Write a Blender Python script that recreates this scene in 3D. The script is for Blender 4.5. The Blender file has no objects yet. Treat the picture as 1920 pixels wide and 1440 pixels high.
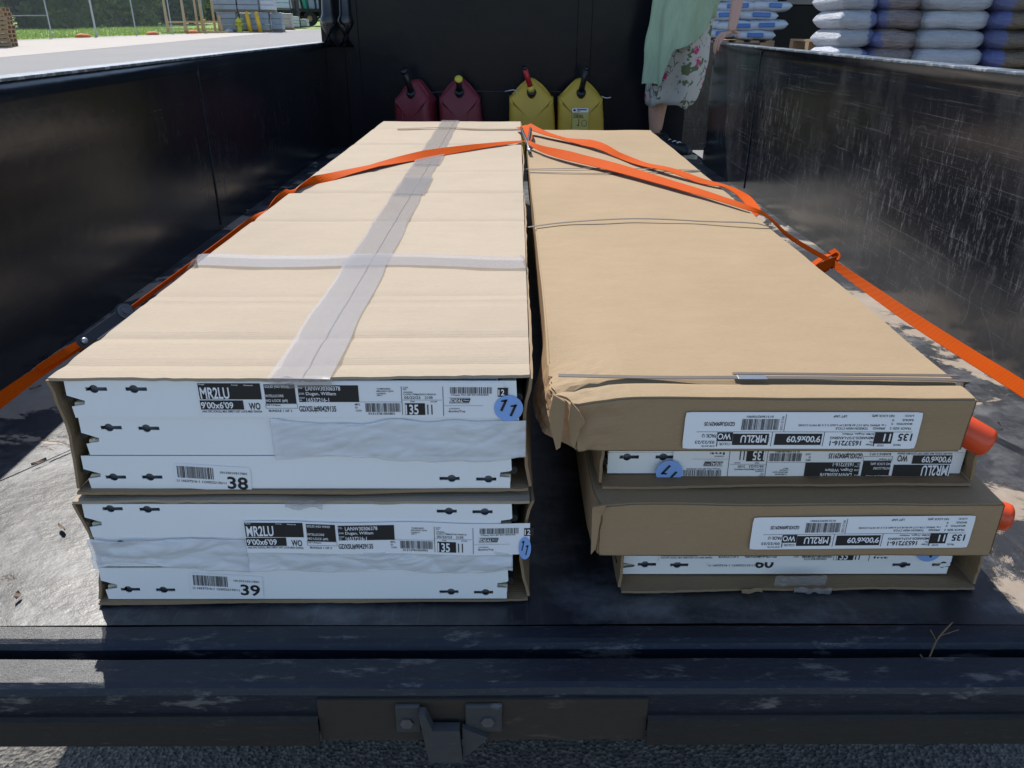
import bpy, bmesh, math, random
from mathutils import Vector, Matrix, noise
R = math.radians
C = bpy.context.scene.collection
# ---------------------------------------------------------------- camera, sky, sun, exposure
sc = bpy.context.scene
EYE = 0.75                      # camera height above the truck floor (floor is z = 0)
PITCH, YAW, ROLL, FOC = R(24.99), R(0.625), R(0.346), 1456.0 / 1920.0
cam_d = bpy.data.cameras.new('camera'); cam = bpy.data.objects.new('camera', cam_d); C.objects.link(cam)
fwd = Vector((math.sin(YAW)*math.cos(PITCH), math.cos(YAW)*math.cos(PITCH), -math.sin(PITCH)))
rgt = Vector((math.cos(YAW), -math.sin(YAW), 0)); upv = rgt.cross(fwd)
r2 = rgt*math.cos(ROLL) + upv*math.sin(ROLL); u2 = -rgt*math.sin(ROLL) + upv*math.cos(ROLL)
cam.matrix_world = Matrix(((r2.x, u2.x, -fwd.x, 0), (r2.y, u2.y, -fwd.y, 0), (r2.z, u2.z, -fwd.z, EYE), (0, 0, 0, 1)))
cam_d.sensor_width = 36; cam_d.lens = 36*FOC; cam_d.clip_start = 0.02; cam_d.clip_end = 2000
sc.camera = cam
SUN = Vector((-0.33, 0.77, 1.0)).normalized()      # towards the sun
SUN_EL = math.asin(SUN.z); SUN_ROT = math.atan2(SUN.x, SUN.y)
w = bpy.data.worlds.new('World'); sc.world = w; w.use_nodes = True
nt = w.node_tree; nt.nodes.clear()
sky = nt.nodes.new('ShaderNodeTexSky'); sky.sky_type = 'NISHITA'; sky.sun_disc = False
sky.sun_elevation = SUN_EL; sky.sun_rotation = SUN_ROT; sky.air_density = 1.0; sky.dust_density = 0.5
bg = nt.nodes.new('ShaderNodeBackground'); bg.inputs['Strength'].default_value = 0.15
out = nt.nodes.new('ShaderNodeOutputWorld'); nt.links.new(sky.outputs[0], bg.inputs[0]); nt.links.new(bg.outputs[0], out.inputs[0])
sl = bpy.data.lights.new('sun', 'SUN'); so = bpy.data.objects.new('sun', sl); C.objects.link(so)
sl.energy = 4.3; sl.angle = R(0.53); sl.color = (1.0, 0.95, 0.87)
so.rotation_euler = (-SUN).to_track_quat('-Z', 'Y').to_euler()
vs = sc.view_settings; vs.view_transform = 'Standard'; vs.look = 'None'; vs.gamma = 1; vs.use_curve_mapping = False
vs.exposure = 0.42

rnd = random.Random(7)
# ---------------------------------------------------------------- helpers
def tag(o, label=None, cat=None, group=None, kind=None):
    if label: o['label'] = label
    if cat: o['category'] = cat
    if group: o['group'] = group
    if kind: o['kind'] = kind
    return o
def thing(name, label, cat, loc=(0, 0, 0), rz=0, group=None):
    o = bpy.data.objects.new(name, None); C.objects.link(o); o.empty_display_size = 0.1
    o.location = loc; o.rotation_euler = (0, 0, rz)
    return tag(o, label, cat, group)
def link(name, me, mat, parent=None, smooth=False):
    if mat is not None:
        for m in (mat if isinstance(mat, (list, tuple)) else [mat]):
            if len(me.materials) < (len(mat) if isinstance(mat, (list, tuple)) else 1): me.materials.append(m)
    if smooth:
        for f in me.polygons: f.use_smooth = True
    o = bpy.data.objects.new(name, me); C.objects.link(o)
    if parent: o.parent = parent
    return o
def build(name, bm, mat, parent=None, smooth=False):
    me = bpy.data.meshes.new(name); bm.to_mesh(me); bm.free()
    return link(name, me, mat, parent, smooth)
def pyd(name, V, F, mat, parent=None, smooth=False):
    me = bpy.data.meshes.new(name); me.from_pydata([tuple(v) for v in V], [], F); me.update()
    return link(name, me, mat, parent, smooth)
def bx(bm, x0, x1, y0, y1, z0, z1, bev=0.0, seg=2, M=None):
    r = bmesh.ops.create_cube(bm, size=1.0); vv = r['verts']
    bmesh.ops.transform(bm, matrix=Matrix.Translation(((x0+x1)/2, (y0+y1)/2, (z0+z1)/2)) @ Matrix.Diagonal((x1-x0, y1-y0, z1-z0, 1)), verts=vv)
    if bev > 0:
        es = {e for v in vv for e in v.link_edges}
        r2_ = bmesh.ops.bevel(bm, geom=list(es), offset=bev, segments=seg, affect='EDGES', profile=0.5)
        vv = list({v for f in r2_['faces'] for v in f.verts} | {v for v in vv if v.is_valid})
    if M is not None: bmesh.ops.transform(bm, matrix=M, verts=vv)
    return vv
def box(name, mat, parent, *a, **k):
    bm = bmesh.new(); bx(bm, *a, **k); return build(name, bm, mat, parent)
def tube(bm, pts, rad, n=8, caps=True):
    pts = [Vector(p) for p in pts]; rings = []
    for i, p in enumerate(pts):
        t = (pts[min(i+1, len(pts)-1)] - pts[max(i-1, 0)]).normalized()
        a = t.cross(Vector((0, 0, 1))); a = a if a.length > 1e-3 else t.cross(Vector((1, 0, 0))); a.normalize(); b = t.cross(a)
        r = rad[i] if isinstance(rad, (list, tuple)) else rad
        rings.append([bm.verts.new(p + (a*math.cos(2*math.pi*k/n) + b*math.sin(2*math.pi*k/n))*r) for k in range(n)])
    for A, B in zip(rings, rings[1:]):
        for k in range(n): bm.faces.new((A[k], A[(k+1) % n], B[(k+1) % n], B[k]))
    if caps: bm.faces.new(rings[0][::-1]); bm.faces.new(rings[-1])
def smooth_path(P, k=6):
    P = [Vector(p) for p in P]; out = []
    for i in range(len(P)-1):
        a, b, c, d = P[max(i-1, 0)], P[i], P[i+1], P[min(i+2, len(P)-1)]
        for j in range(k):
            t = j/k; out.append(0.5*((2*b) + (c-a)*t + (2*a-5*b+4*c-d)*t*t + (3*b-a-3*c+d)*t**3))
    out.append(P[-1]); return out
def ribbon(name, P, W, mat, parent=None, thick=0.0014, k=6):
    """webbing through points P; W = per point (width, side vector)"""
    L = smooth_path(P, k); n = len(L); V = []; F = []
    wid = [w_[0] for w_ in W]; sv = [Vector(w_[1]).normalized() for w_ in W]
    for i, p in enumerate(L):
        f = i/k; a = min(int(f), len(W)-2); t = f-a
        s = (sv[a]*(1-t) + sv[a+1]*t); wd = wid[a]*(1-t)+wid[a+1]*t
        tn = (L[min(i+1, n-1)] - L[max(i-1, 0)]).normalized(); s = (s - tn*s.dot(tn)).normalized(); nn = tn.cross(s)
        for q in (-1, -.5, 0, .5, 1): V.append(p + s*wd/2*q + nn*thick/2)
        for q in (1, .5, 0, -.5, -1): V.append(p + s*wd/2*q - nn*thick/2)
    for i in range(n-1):
        for j in range(10): F.append((i*10+j, i*10+(j+1) % 10, (i+1)*10+(j+1) % 10, (i+1)*10+j))
    F.append(tuple(range(9, -1, -1))); F.append(tuple(range((n-1)*10, n*10)))
    o = pyd(name, V, F, mat, parent); return o
def sheet(name, P00, P10, P11, P01, nu, nv, mat, parent, thick=0.004, disp=None, smooth=False):
    """cardboard / plastic sheet with real thickness; disp(u, v, p) moves points"""
    P00, P10, P11, P01 = map(Vector, (P00, P10, P11, P01)); nrm = (P10-P00).cross(P01-P00).normalized()
    V = []; F = []
    for side in (0, 1):
        for j in range(nv+1):
            for i in range(nu+1):
                u, v = i/nu, j/nv
                p = (P00*(1-u)+P10*u)*(1-v) + (P01*(1-u)+P11*u)*v
                if disp: p = p + disp(u, v, p)
                V.append(p - nrm*thick*side)
    n = (nu+1)*(nv+1); ix = lambda i, j, s: s*n + j*(nu+1)+i
    for j in range(nv):
        for i in range(nu):
            F.append((ix(i, j, 0), ix(i+1, j, 0), ix(i+1, j+1, 0), ix(i, j+1, 0)))
            F.append((ix(i, j, 1), ix(i, j+1, 1), ix(i+1, j+1, 1), ix(i+1, j, 1)))
    for i in range(nu):
        F.append((ix(i, 0, 0), ix(i, 0, 1), ix(i+1, 0, 1), ix(i+1, 0, 0))); F.append((ix(i, nv, 0), ix(i+1, nv, 0), ix(i+1, nv, 1), ix(i, nv, 1)))
    for j in range(nv):
        F.append((ix(0, j, 0), ix(0, j+1, 0), ix(0, j+1, 1), ix(0, j, 1))); F.append((ix(nu, j, 0), ix(nu, j, 1), ix(nu, j+1, 1), ix(nu, j+1, 0)))
    return pyd(name, V, F, mat, parent, smooth)
def nz(x, y=0, z=0): return noise.noise(Vector((x, y, z)))
def lathe(bm, prof, n=20, M=Matrix.Identity(4)):
    rings = [[bm.verts.new(M @ Vector((r*math.cos(2*math.pi*k/n), r*math.sin(2*math.pi*k/n), z))) for k in range(n)] for r, z in prof]
    for A, B in zip(rings, rings[1:]):
        for k in range(n): bm.faces.new((A[k], A[(k+1) % n], B[(k+1) % n], B[k]))
    bm.faces.new(rings[0][::-1]); bm.faces.new(rings[-1])
def axis_matrix(loc, d):
    return Matrix.Translation(loc) @ Vector(d).to_track_quat('Z', 'Y').to_matrix().to_4x4()

# ---------------------------------------------------------------- materials
class NB:
    def __init__(s, name):
        s.m = bpy.data.materials.new(name); s.m.use_nodes = True; s.t = s.m.node_tree; s.b = s.t.nodes['Principled BSDF']
        s.tc = s.t.nodes.new('ShaderNodeTexCoord')
    def n(s, ty, **k):
        x = s.t.nodes.new(ty)
        for a, v in k.items():
            if a in x.inputs: x.inputs[a].default_value = v
            else: setattr(x, a, v)
        return x
    def l(s, a, b): s.t.links.new(a, b)
    def co(s, scale=(1, 1, 1), rot=(0, 0, 0), loc=(0, 0, 0), src='Object'):
        m = s.n('ShaderNodeMapping'); m.inputs['Scale'].default_value = scale; m.inputs['Rotation'].default_value = rot; m.inputs['Location'].default_value = loc
        s.l(s.tc.outputs[src], m.inputs[0]); return m.outputs[0]
    def noise(s, co, scale=5, det=6, rough=.6, dist=0):
        x = s.n('ShaderNodeTexNoise'); x.inputs['Scale'].default_value = scale; x.inputs['Detail'].default_value = det
        x.inputs['Roughness'].default_value = rough; x.inputs['Distortion'].default_value = dist; s.l(co, x.inputs['Vector']); return x.outputs[0]
    def ramp(s, f, *st):
        r = s.n('ShaderNodeValToRGB'); e = r.color_ramp.elements
        while len(e) < len(st): e.new(0.5)
        for k, (p, c) in enumerate(st):
            e[k].position = p; e[k].color = (*(c if isinstance(c, (tuple, list)) else (c, c, c)), 1)
        s.l(f, r.inputs[0]); return r.outputs[0]
    def mix(s, f, a, b, mode='MIX'):
        x = s.n('ShaderNodeMix', data_type='RGBA', blend_type=mode)
        for v, i in ((f, 0), (a, 6), (b, 7)):
            if hasattr(v, 'is_output') or hasattr(v, 'links'): s.l(v, x.inputs[i])
            else: x.inputs[i].default_value = v if i == 0 else (*v, 1) if isinstance(v, (tuple, list)) else (v, v, v, 1)
        return x.outputs[2]
    def math(s, op, a, b=0.0):
        x = s.n('ShaderNodeMath', operation=op)
        for v, i in ((a, 0), (b, 1)):
            if hasattr(v, 'links'): s.l(v, x.inputs[i])
            else: x.inputs[i].default_value = v
        return x.outputs[0]
    def col(s, c):
        if hasattr(c, 'links'): s.l(c, s.b.inputs['Base Color'])
        else: s.b.inputs['Base Color'].default_value = (*c, 1)
    def rough(s, r):
        if hasattr(r, 'links'): s.l(r, s.b.inputs['Roughness'])
        else: s.b.inputs['Roughness'].default_value = r
    def bump(s, h, st=.3, dist=.002):
        b = s.n('ShaderNodeBump'); b.inputs['Strength'].default_value = st; b.inputs['Distance'].default_value = dist
        s.l(h, b.inputs['Height']); s.l(b.outputs[0], s.b.inputs['Normal'])
def plain(name, c, r=.5, var=.12, scale=20, metal=0, spec=.5, bump=0):
    m = NB(name); f = m.noise(m.co(), scale, 5)
    m.col(m.mix(f, tuple(x*(1-var) for x in c), tuple(min(1, x*(1+var)) for x in c))); m.rough(r)
    m.b.inputs['Metallic'].default_value = metal; m.b.inputs['Specular IOR Level'].default_value = spec
    if bump: m.bump(f, bump, .003)
    return m.m
def cardboard(name, lo, hi, rib=0.5, dark=1.0, ribscale=1.0):
    m = NB(name)
    f1 = m.noise(m.co((2, 4.5, 4.5)), 6, 8, .65); f2 = m.noise(m.co((2.5, 70, 70)), 18, 4, .6); f3 = m.noise(m.co(), 1.7, 3)
    c = m.mix(f1, lo, hi); c = m.mix(m.math('MULTIPLY', m.ramp(f2, (.5, 0), (.8, 1)), .30), c, tuple(min(1, x*1.22) for x in hi))
    c = m.mix(m.math('MULTIPLY', m.ramp(f3, (.35, 0), (.75, 1)), .45), c, tuple(x*.86 for x in lo))
    fib = m.ramp(m.noise(m.co((9, 40, 40)), 12, 3, .7), (.58, 0), (.70, 1)); c = m.mix(m.math('MULTIPLY', fib, .35), c, tuple(x*.72 for x in lo))
    fib2 = m.ramp(m.noise(m.co((12, 80, 80), (0, 0, .5), (4, 1, 2)), 8, 3, .7), (.58, 0), (.70, 1)); c = m.mix(m.math('MULTIPLY', fib2, .30), c, tuple(min(1, x*1.35) for x in hi))
    sp = m.ramp(m.noise(m.co((1, 1, 1), (0, 0, 0), (7, 7, 7)), 38, 5, .7), (.70, 0), (.76, 1)); c = m.mix(m.math('MULTIPLY', sp, .3), c, tuple(x*.55 for x in lo))
    m.col(c); m.rough(.82); m.b.inputs['Specular IOR Level'].default_value = .25
    wv = m.n('ShaderNodeTexWave', wave_type='BANDS', bands_direction='Y'); wv.inputs['Scale'].default_value = 62*ribscale
    wv.inputs['Distortion'].default_value = .6; wv.inputs['Detail'].default_value = 2; m.l(m.co((.25, 1, 0)), wv.inputs[0])
    h = m.math('ADD', m.math('MULTIPLY', wv.outputs[1], rib*.7), m.math('ADD', m.math('MULTIPLY', f1, 1.2), m.math('MULTIPLY', m.noise(m.co(), 9, 5), 2.2))); m.bump(h, .45, .0018)
    return m.m
M = {}
M['card_light'] = cardboard('cardboard_light', (.375, .302, .22), (.435, .355, .262), .3)
M['card_gold'] = cardboard('cardboard_golden', (.315, .225, .13), (.385, .28, .168), .10, ribscale=1.4)
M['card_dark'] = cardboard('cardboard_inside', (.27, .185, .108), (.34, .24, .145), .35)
M['card_end'] = cardboard('cardboard_end', (.345, .228, .128), (.40, .272, .16), .05)
def truck_paint(name, horiz, spec=.5):
    m = NB(name); o = m.co()
    base = m.mix(m.noise(m.co((1, 1, 1)), 3, 5), (.004, .006, .010), (.013, .015, .020))
    # vertical scuffs, long fine scratches, dust
    vs_ = m.ramp(m.noise(m.co((8, 8, 1.8)), 7, 9, .82), (.52, 0), (.74, 1)); pat = m.ramp(m.noise(m.co((1, 1, 1), (R(25), 0, 0)), 1.5, 5), (.44, 0), (.60, 1))
    sz = m.n('ShaderNodeSeparateXYZ'); m.l(o, sz.inputs[0]); zb_ = m.ramp(sz.outputs[2], (.02, .15), (.22, 1), (.42, .9), (.58, .12))
    pat = m.math('MULTIPLY', pat, zb_)
    a = m.math('MULTIPLY', m.math('MULTIPLY', vs_, pat), .85)
    sc1 = m.ramp(m.noise(m.co((1, .35, 26), (R(7), 0, 0)), 5, 8, .75), (.57, 0), (.66, 1)); sc2 = m.ramp(m.noise(m.co((1, .4, 34), (R(-12), 0, 0), (3, 7, 1)), 5, 8, .75), (.58, 0), (.67, 1))
    b = m.math('MULTIPLY', m.math('ADD', sc1, sc2), .17)
    fine = m.ramp(m.noise(m.co((60, 60, 30)), 4, 3, .8), (.60, 0), (.76, .35))
    smear = m.math('MULTIPLY', m.ramp(m.noise(m.co((1, 1, .5), (R(20), 0, 0), (5, 5, 5)), 2.4, 7, .7), (.48, 0), (.70, 1)), .16)
    a = m.math('ADD', a, smear)
    for sd_, scl in ((0, 1.6), (11, 2.7)):
        rdg = m.ramp(m.math('ABSOLUTE', m.math('SUBTRACT', m.noise(m.co((1, 1, 1), (0, 0, 0), (sd_, 3, 1)), scl, 3, .45), .5)), (0, 1), (.0035, 0))
        msk = m.ramp(m.noise(m.co((1, 1, 1), (0, 0, 0), (1, sd_, 5)), 5, 2), (.56, 0), (.64, 1)); a = m.math('ADD', a, m.math('MULTIPLY', m.math('MULTIPLY', rdg, msk), .10))
    tot = m.math('MINIMUM', m.math('ADD', m.math('ADD', a, b), m.math('MULTIPLY', fine, m.math('ADD', pat, .25))), 1)
    amt = horiz
    c = m.mix(m.math('MULTIPLY', tot, amt), base, (.34, .33, .32))
    m.col(c); m.rough(m.math('ADD', m.math('MULTIPLY', tot, .35), m.math('ADD', m.math('MULTIPLY', m.noise(o, 2.2, 3), .16), .12)))
    m.bump(m.noise(m.co(), 7, 3), .12, .01); m.b.inputs['Specular IOR Level'].default_value = spec
    return m.m
M['wall_scuffed'] = truck_paint('truck_wall_scuffed', .85)
M['wall_left'] = truck_paint('truck_wall_dusty', .13)
M['wall_front'] = truck_paint('truck_front_wall_paint', .05, .12)
def floor_paint():
    m = NB('truck_floor_peeling_paint'); o = m.co()
    base = m.mix(m.noise(o, 4, 6), (.008, .011, .018), (.03, .034, .042))
    dust = m.ramp(m.noise(m.co((1, 1.3, 1)), 5, 9, .72), (.48, 0), (.66, 1))
    scr = m.ramp(m.noise(m.co((22, 1.4, 1), (0, 0, R(-38))), 3.2, 8, .75), (.56, 0), (.66, 1)); scr2 = m.ramp(m.noise(m.co((26, 1.2, 1), (0, 0, R(33)), (5, 2, 0)), 3.2, 8, .75), (.58, 0), (.68, 1))
    tot = m.math('MINIMUM', m.math('ADD', m.math('MULTIPLY', dust, .7), m.math('MULTIPLY', m.math('ADD', scr, scr2), .22)), 1)
    c = m.mix(m.math('MULTIPLY', tot, .62), base, (.26, .265, .28))
    peelf = m.noise(m.co((1, 1, 1), (0, 0, 0), (9, 4, 0)), 2.6, 9, .66, .6)
    sx = m.n('ShaderNodeSeparateXYZ'); m.l(o, sx.inputs[0]); wear = m.ramp(m.math('ABSOLUTE', m.math('SUBTRACT', sx.outputs[0], .05)), (.50, 0), (.70, 1))
    peelf = m.math('ADD', m.math('MULTIPLY', m.math('SUBTRACT', wear, 1), .2), m.math('ADD', peelf, .045))
    peel = m.ramp(peelf, (.585, 0), (.605, 1)); rim = m.ramp(peelf, (.565, 0), (.59, 1), (.615, 0))
    c = m.mix(m.math('MULTIPLY', peel, .8), c, m.mix(m.noise(o, 30, 4), (.30, .23, .17), (.44, .37, .30)))
    c = m.mix(m.math('MULTIPLY', rim, .55), c, (.02, .015, .013))
    m.col(c); m.rough(m.math('ADD', m.math('MULTIPLY', tot, .12), m.math('ADD', m.math('MULTIPLY', peel, .15), .40)))
    m.bump(m.math('ADD', m.math('MULTIPLY', peel, -.6), m.math('ADD', m.math('MULTIPLY', m.noise(o, 9, 6), .8), m.math('MULTIPLY', m.noise(m.co((1, 1.6, 1), (0, 0, R(-35))), 34, 6, .7), .35))), .7, .004)
    m.b.inputs['Specular IOR Level'].default_value = .7
    return m.m
M['floor'] = floor_paint()
def edge_paint(name, lo, hi, worn, thr=.55, r=.42):
    m = NB(name); f = m.noise(m.co((1.2, 4, 4)), 9, 9, .7); f2 = m.noise(m.co(), 3, 4)
    c = m.mix(f2, lo, hi); c = m.mix(m.math('MULTIPLY', m.ramp(f, (thr, 0), (thr+.08, 1)), .6), c, worn)
    f3 = m.noise(m.co((3, 9, 9), (0, 0, 0), (2, 5, 3)), 16, 9, .78); c = m.mix(m.math('MULTIPLY', m.ramp(f3, (.55, 0), (.70, 1)), .30), c, tuple(x*.8 for x in worn)); m.col(c)
    m.rough(m.math('ADD', m.math('MULTIPLY', f, .25), r-.1)); m.bump(m.math('ADD', f, m.math('MULTIPLY', f3, .6)), .5, .003); m.b.inputs['Specular IOR Level'].default_value = .4; return m.m
M['lip'] = edge_paint('tail_lip_paint', (.005, .008, .015), (.016, .023, .038), (.20, .19, .18), .57, .34)
M['rail'] = edge_paint('worn_top_rail_paint', (.05, .07, .09), (.12, .15, .18), (.45, .47, .5), .5, .4)
M['iron'] = edge_paint('angle_iron_paint', (.012, .011, .010), (.030, .026, .022), (.13, .11, .09), .62, .6)
M['rust'] = edge_paint('rusty_plate', (.025, .021, .017), (.05, .040, .030), (.11, .08, .06), .6, .7)
M['bracket'] = edge_paint('bracket_steel', (.03, .033, .036), (.07, .07, .07), (.2, .2, .2), .6, .5)
M['white_steel'] = plain('white_painted_steel', (.91, .92, .93), .36, .03, 3)
M['slot_dark'] = plain('slot_recess_steel', (.16, .17, .18), .6, .2)
M['foam'] = plain('insulation_foam', (.66, .62, .46), .9, .1, 60)
M['gap'] = plain('black_rubber_seal', (.015, .016, .018), .6)
M['ink'] = plain('printed_black_ink', (.018, .017, .018), .55, .1)
M['paper'] = plain('white_label_paper', (.90, .90, .92), .55, .02)
M['paper_ink'] = plain('unprinted_paper_letters', (.90, .90, .92), .55, .02)
M['blue_sticker'] = plain('blue_round_sticker', (.26, .44, .84), .5, .04)
def alpha(name, c, a, r=.2, wr=.6, sc=(30, 4, 4), rng=.25):
    m = NB(name); m.col(c); m.rough(r); m.b.inputs['Alpha'].default_value = a
    f = m.noise(m.co(sc), 6, 3, .5, 1.2); m.bump(f, wr, .004)
    m.l(m.math('MAXIMUM', m.math('ADD', m.math('MULTIPLY', f, rng), a-rng/2), .02), m.b.inputs['Alpha']); return m.m
M['tape'] = alpha('clear_packing_tape', (.44, .42, .42), .27, .24, .12, (8, 3, 3), .10)
M['tape_brown'] = alpha('brown_packing_tape', (.30, .20, .12), .55, .35)
M['film'] = alpha('cloudy_plastic_film', (.92, .93, .95), .55, .28, .5, (1.6, 1.6, 5), .5)
def webbing(name, c):
    m = NB(name); w_ = m.n('ShaderNodeTexWave', wave_type='BANDS', bands_direction='DIAGONAL'); w_.inputs['Scale'].default_value = 120; m.l(m.co(), w_.inputs[0])
    m.col(m.mix(m.noise(m.co(), 14, 4), tuple(x*.85 for x in c), c)); m.rough(.6); m.bump(w_.outputs[1], .5, .0008); m.b.inputs['Specular IOR Level'].default_value = .04
    try: m.b.inputs['Subsurface Weight'].default_value = 0.0
    except Exception: pass
    return m.m
M['orange'] = webbing('orange_webbing', (.56, .078, .002))
M['band'] = plain('grey_packing_band', (.10, .08, .065), .6, .2)
M['dark_steel'] = plain('ratchet_black_steel', (.03, .032, .036), .35, .2)
M['bolt'] = plain('dull_bolt_steel', (.16, .16, .17), .5, .3, 90, metal=.7)
M['steel'] = plain('zinc_steel', (.55, .56, .57), .3, .1, metal=.9)
M['red_cap'] = plain('orange_red_plastic', (.78, .085, .02), .35, .05)
M['blue_steel'] = plain('blue_tinted_steel', (.28, .38, .50), .3, .1, metal=.7)
M['can_red'] = plain('dusty_red_plastic', (.20, .022, .032), .5, .2, 8)
M['can_yellow'] = plain('dusty_yellow_plastic', (.62, .40, .045), .5, .15, 7)
M['black_plastic'] = plain('black_plastic', (.012, .013, .014), .4)
M['red_plastic'] = plain('red_spout_plastic', (.5, .015, .02), .35)
M['yellow_plastic'] = plain('yellow_cap_plastic', (.75, .6, .06), .4)
M['green_plastic'] = plain('green_collar_plastic', (.02, .10, .06), .4)
M['can_label'] = plain('diesel_label_yellow', (.62, .50, .13), .5, .05)
M['skin'] = plain('skin', (.52, .30, .22), .5, .06, 12)
M['hair'] = plain('brown_hair', (.08, .045, .025), .5, .3, 60)
M['shoe'] = plain('black_shoe', (.012, .012, .014), .4)
M['sole'] = plain('shoe_pale_trim', (.55, .48, .34), .6)
def linen():
    m = NB('green_linen'); f = m.noise(m.co((5, 5, 1)), 14, 5); m.col(m.mix(f, (.32, .44, .29), (.45, .58, .41))); m.rough(.85); m.bump(m.noise(m.co((12, 12, 2.5)), 6, 6, .7), .9, .012); return m.m
M['linen'] = linen()
def floral():
    m = NB('floral_cotton'); o = m.co()
    c = m.mix(m.noise(o, 6, 3), (.46, .44, .40), (.58, .56, .51))
    st = m.n('ShaderNodeTexVoronoi', feature='DISTANCE_TO_EDGE'); st.inputs['Scale'].default_value = 13; m.l(m.mix(.12, o, m.n('ShaderNodeTexNoise').outputs[1], 'ADD'), st.inputs[0])
    msk = m.ramp(m.noise(o, 9, 3), (.52, 0), (.56, 1)); c = m.mix(m.math('MULTIPLY', m.ramp(st.outputs[0], (.02, 1), (.06, 0)), msk), c, (.05, .06, .04))
    lf = m.ramp(m.noise(m.co((1, 1, 1), (0, 0, 0), (3, 3, 3)), 17, 2), (.60, 0), (.63, 1)); c = m.mix(lf, c, (.12, .15, .07))
    v = m.n('ShaderNodeTexVoronoi'); v.inputs['Scale'].default_value = 12; nn_ = m.n('ShaderNodeTexNoise'); nn_.inputs['Scale'].default_value = 45; m.l(o, nn_.inputs[0]); m.l(m.mix(.055, o, nn_.outputs[1], 'ADD'), v.inputs[0]); sep = m.n('ShaderNodeSeparateColor'); m.l(v.outputs[1], sep.inputs[0])
    pk = m.math('MULTIPLY', m.ramp(v.outputs[0], (.20, 1), (.30, 0)), m.ramp(sep.outputs[0], (.52, 0), (.56, 1))); c = m.mix(pk, c, (.55, .03, .16))
    m.col(c); m.rough(.85); return m.m
M['floral'] = floral()
def ground():
    m = NB('asphalt_yard'); o = m.co()
    f = m.noise(o, .25, 4); st = m.n('ShaderNodeTexVoronoi'); st.inputs['Scale'].default_value = 120; m.l(o, st.inputs[0])
    c = m.mix(f, (.215, .205, .20), (.27, .26, .25))
    sep = m.n('ShaderNodeSeparateXYZ'); m.l(o, sep.inputs[0])
    near = m.ramp(m.math('MULTIPLY', sep.outputs[1], .1), (.25, 1), (.6, 0))
    c2 = m.mix(m.ramp(st.outputs[1], (.2, 0), (.8, 1)), (.055, .054, .054), (.19, .175, .155))  # asphalt by the truck coloured darker to deepen the truck's shade
    c = m.mix(near, c, c2)
    # joint between two paving ages
    ln = m.math('ADD', m.math('MULTIPLY', sep.outputs[0], 1.0), m.math('MULTIPLY', m.noise(o, .12, 4), 1.4))
    band = m.ramp(m.math('MULTIPLY', m.math('ADD', ln, m.math('MULTIPLY', sep.outputs[1], -.09)), .01), (.0, 0), (1, 1))
    c = m.mix(m.math('MULTIPLY', m.ramp(m.noise(m.co((.25, 1, 1)), .6, 8, .7), (.5, 0), (.62, 1)), .25), c, (.21, .20, .19))
    m.col(c); m.rough(.85); m.bump(m.math('ADD', st.outputs[0], m.math('MULTIPLY', m.noise(o, 60, 5), .6)), .8, .008); return m.m
M['ground'] = ground()
M['concrete'] = plain('pale_concrete', (.40, .355, .31), .85, .12, .8)
M['grass'] = plain('grass_green', (.20, .30, .05), .9, .35, 2.0)
M['blade'] = plain('grass_blade', (.22, .33, .06), .8, .3, 1.0)
M['leaf'] = plain('leaf_green', (.15, .23, .04), .6, .4, 1.2)
M['leaf_dark'] = plain('leaf_dark_green', (.07, .125, .03), .6, .4, 1.2)
M['leaf_pale'] = plain('leaf_yellow_green', (.23, .29, .06), .6, .35, 1.2)
for k_ in ('leaf', 'leaf_dark', 'leaf_pale', 'blade'):      # leaves let some sun through
    t_ = M[k_].node_tree; p_ = t_.nodes['Principled BSDF']; tr_ = t_.nodes.new('ShaderNodeBsdfTranslucent'); mx_ = t_.nodes.new('ShaderNodeMixShader'); mx_.inputs[0].default_value = .45
    src = p_.inputs['Base Color'].links[0].from_socket; t_.links.new(src, tr_.inputs[0]); t_.links.new(p_.outputs[0], mx_.inputs[1]); t_.links.new(tr_.outputs[0], mx_.inputs[2])
    t_.links.new(mx_.outputs[0], t_.nodes['Material Output'].inputs[0])
M['bark'] = plain('bark', (.09, .07, .05), .9, .3, 9)
M['galv'] = plain('galvanised_steel', (.42, .44, .46), .45, .1, metal=.5)
M['wood'] = plain('pallet_wood', (.34, .22, .12), .8, .3, 5)
M['wood_pale'] = plain('pale_lumber', (.52, .38, .20), .8, .25, 5)
M['wood_grey'] = plain('weathered_wood', (.20, .16, .12), .85, .3, 5)
M['wrap_grey'] = plain('grey_stretch_wrap', (.26, .31, .36), .35, .2, 3, bump=.5)
M['wrap_white'] = plain('white_stretch_wrap', (.55, .57, .60), .35, .15, 3, bump=.5)
M['wrap_tan'] = plain('tan_block_load', (.42, .38, .33), .7, .15, 6)
M['yellow_post'] = plain('yellow_post_paint', (.75, .45, .03), .5, .1)
M['hydrant'] = plain('yellow_green_hydrant_paint', (.62, .58, .05), .5, .1)
M['shed'] = plain('dark_shed_steel', (.020, .018, .018), .7, .3, 2)
M['shed_post'] = plain('blue_grey_steel_post', (.10, .15, .20), .5, .1)
M['beam'] = plain('dusty_shelf_beam', (.28, .26, .22), .7, .1)
M['teal'] = plain('teal_panel', (.01, .30, .20), .5, .1)
M['tyre'] = plain('tyre_rubber', (.02, .02, .02), .8, .2)
M['orange_bag'] = plain('orange_sandbag', (.55, .17, .05), .8, .2)
M['white_bag'] = plain('white_sandbag', (.6, .6, .6), .7, .1)
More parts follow.
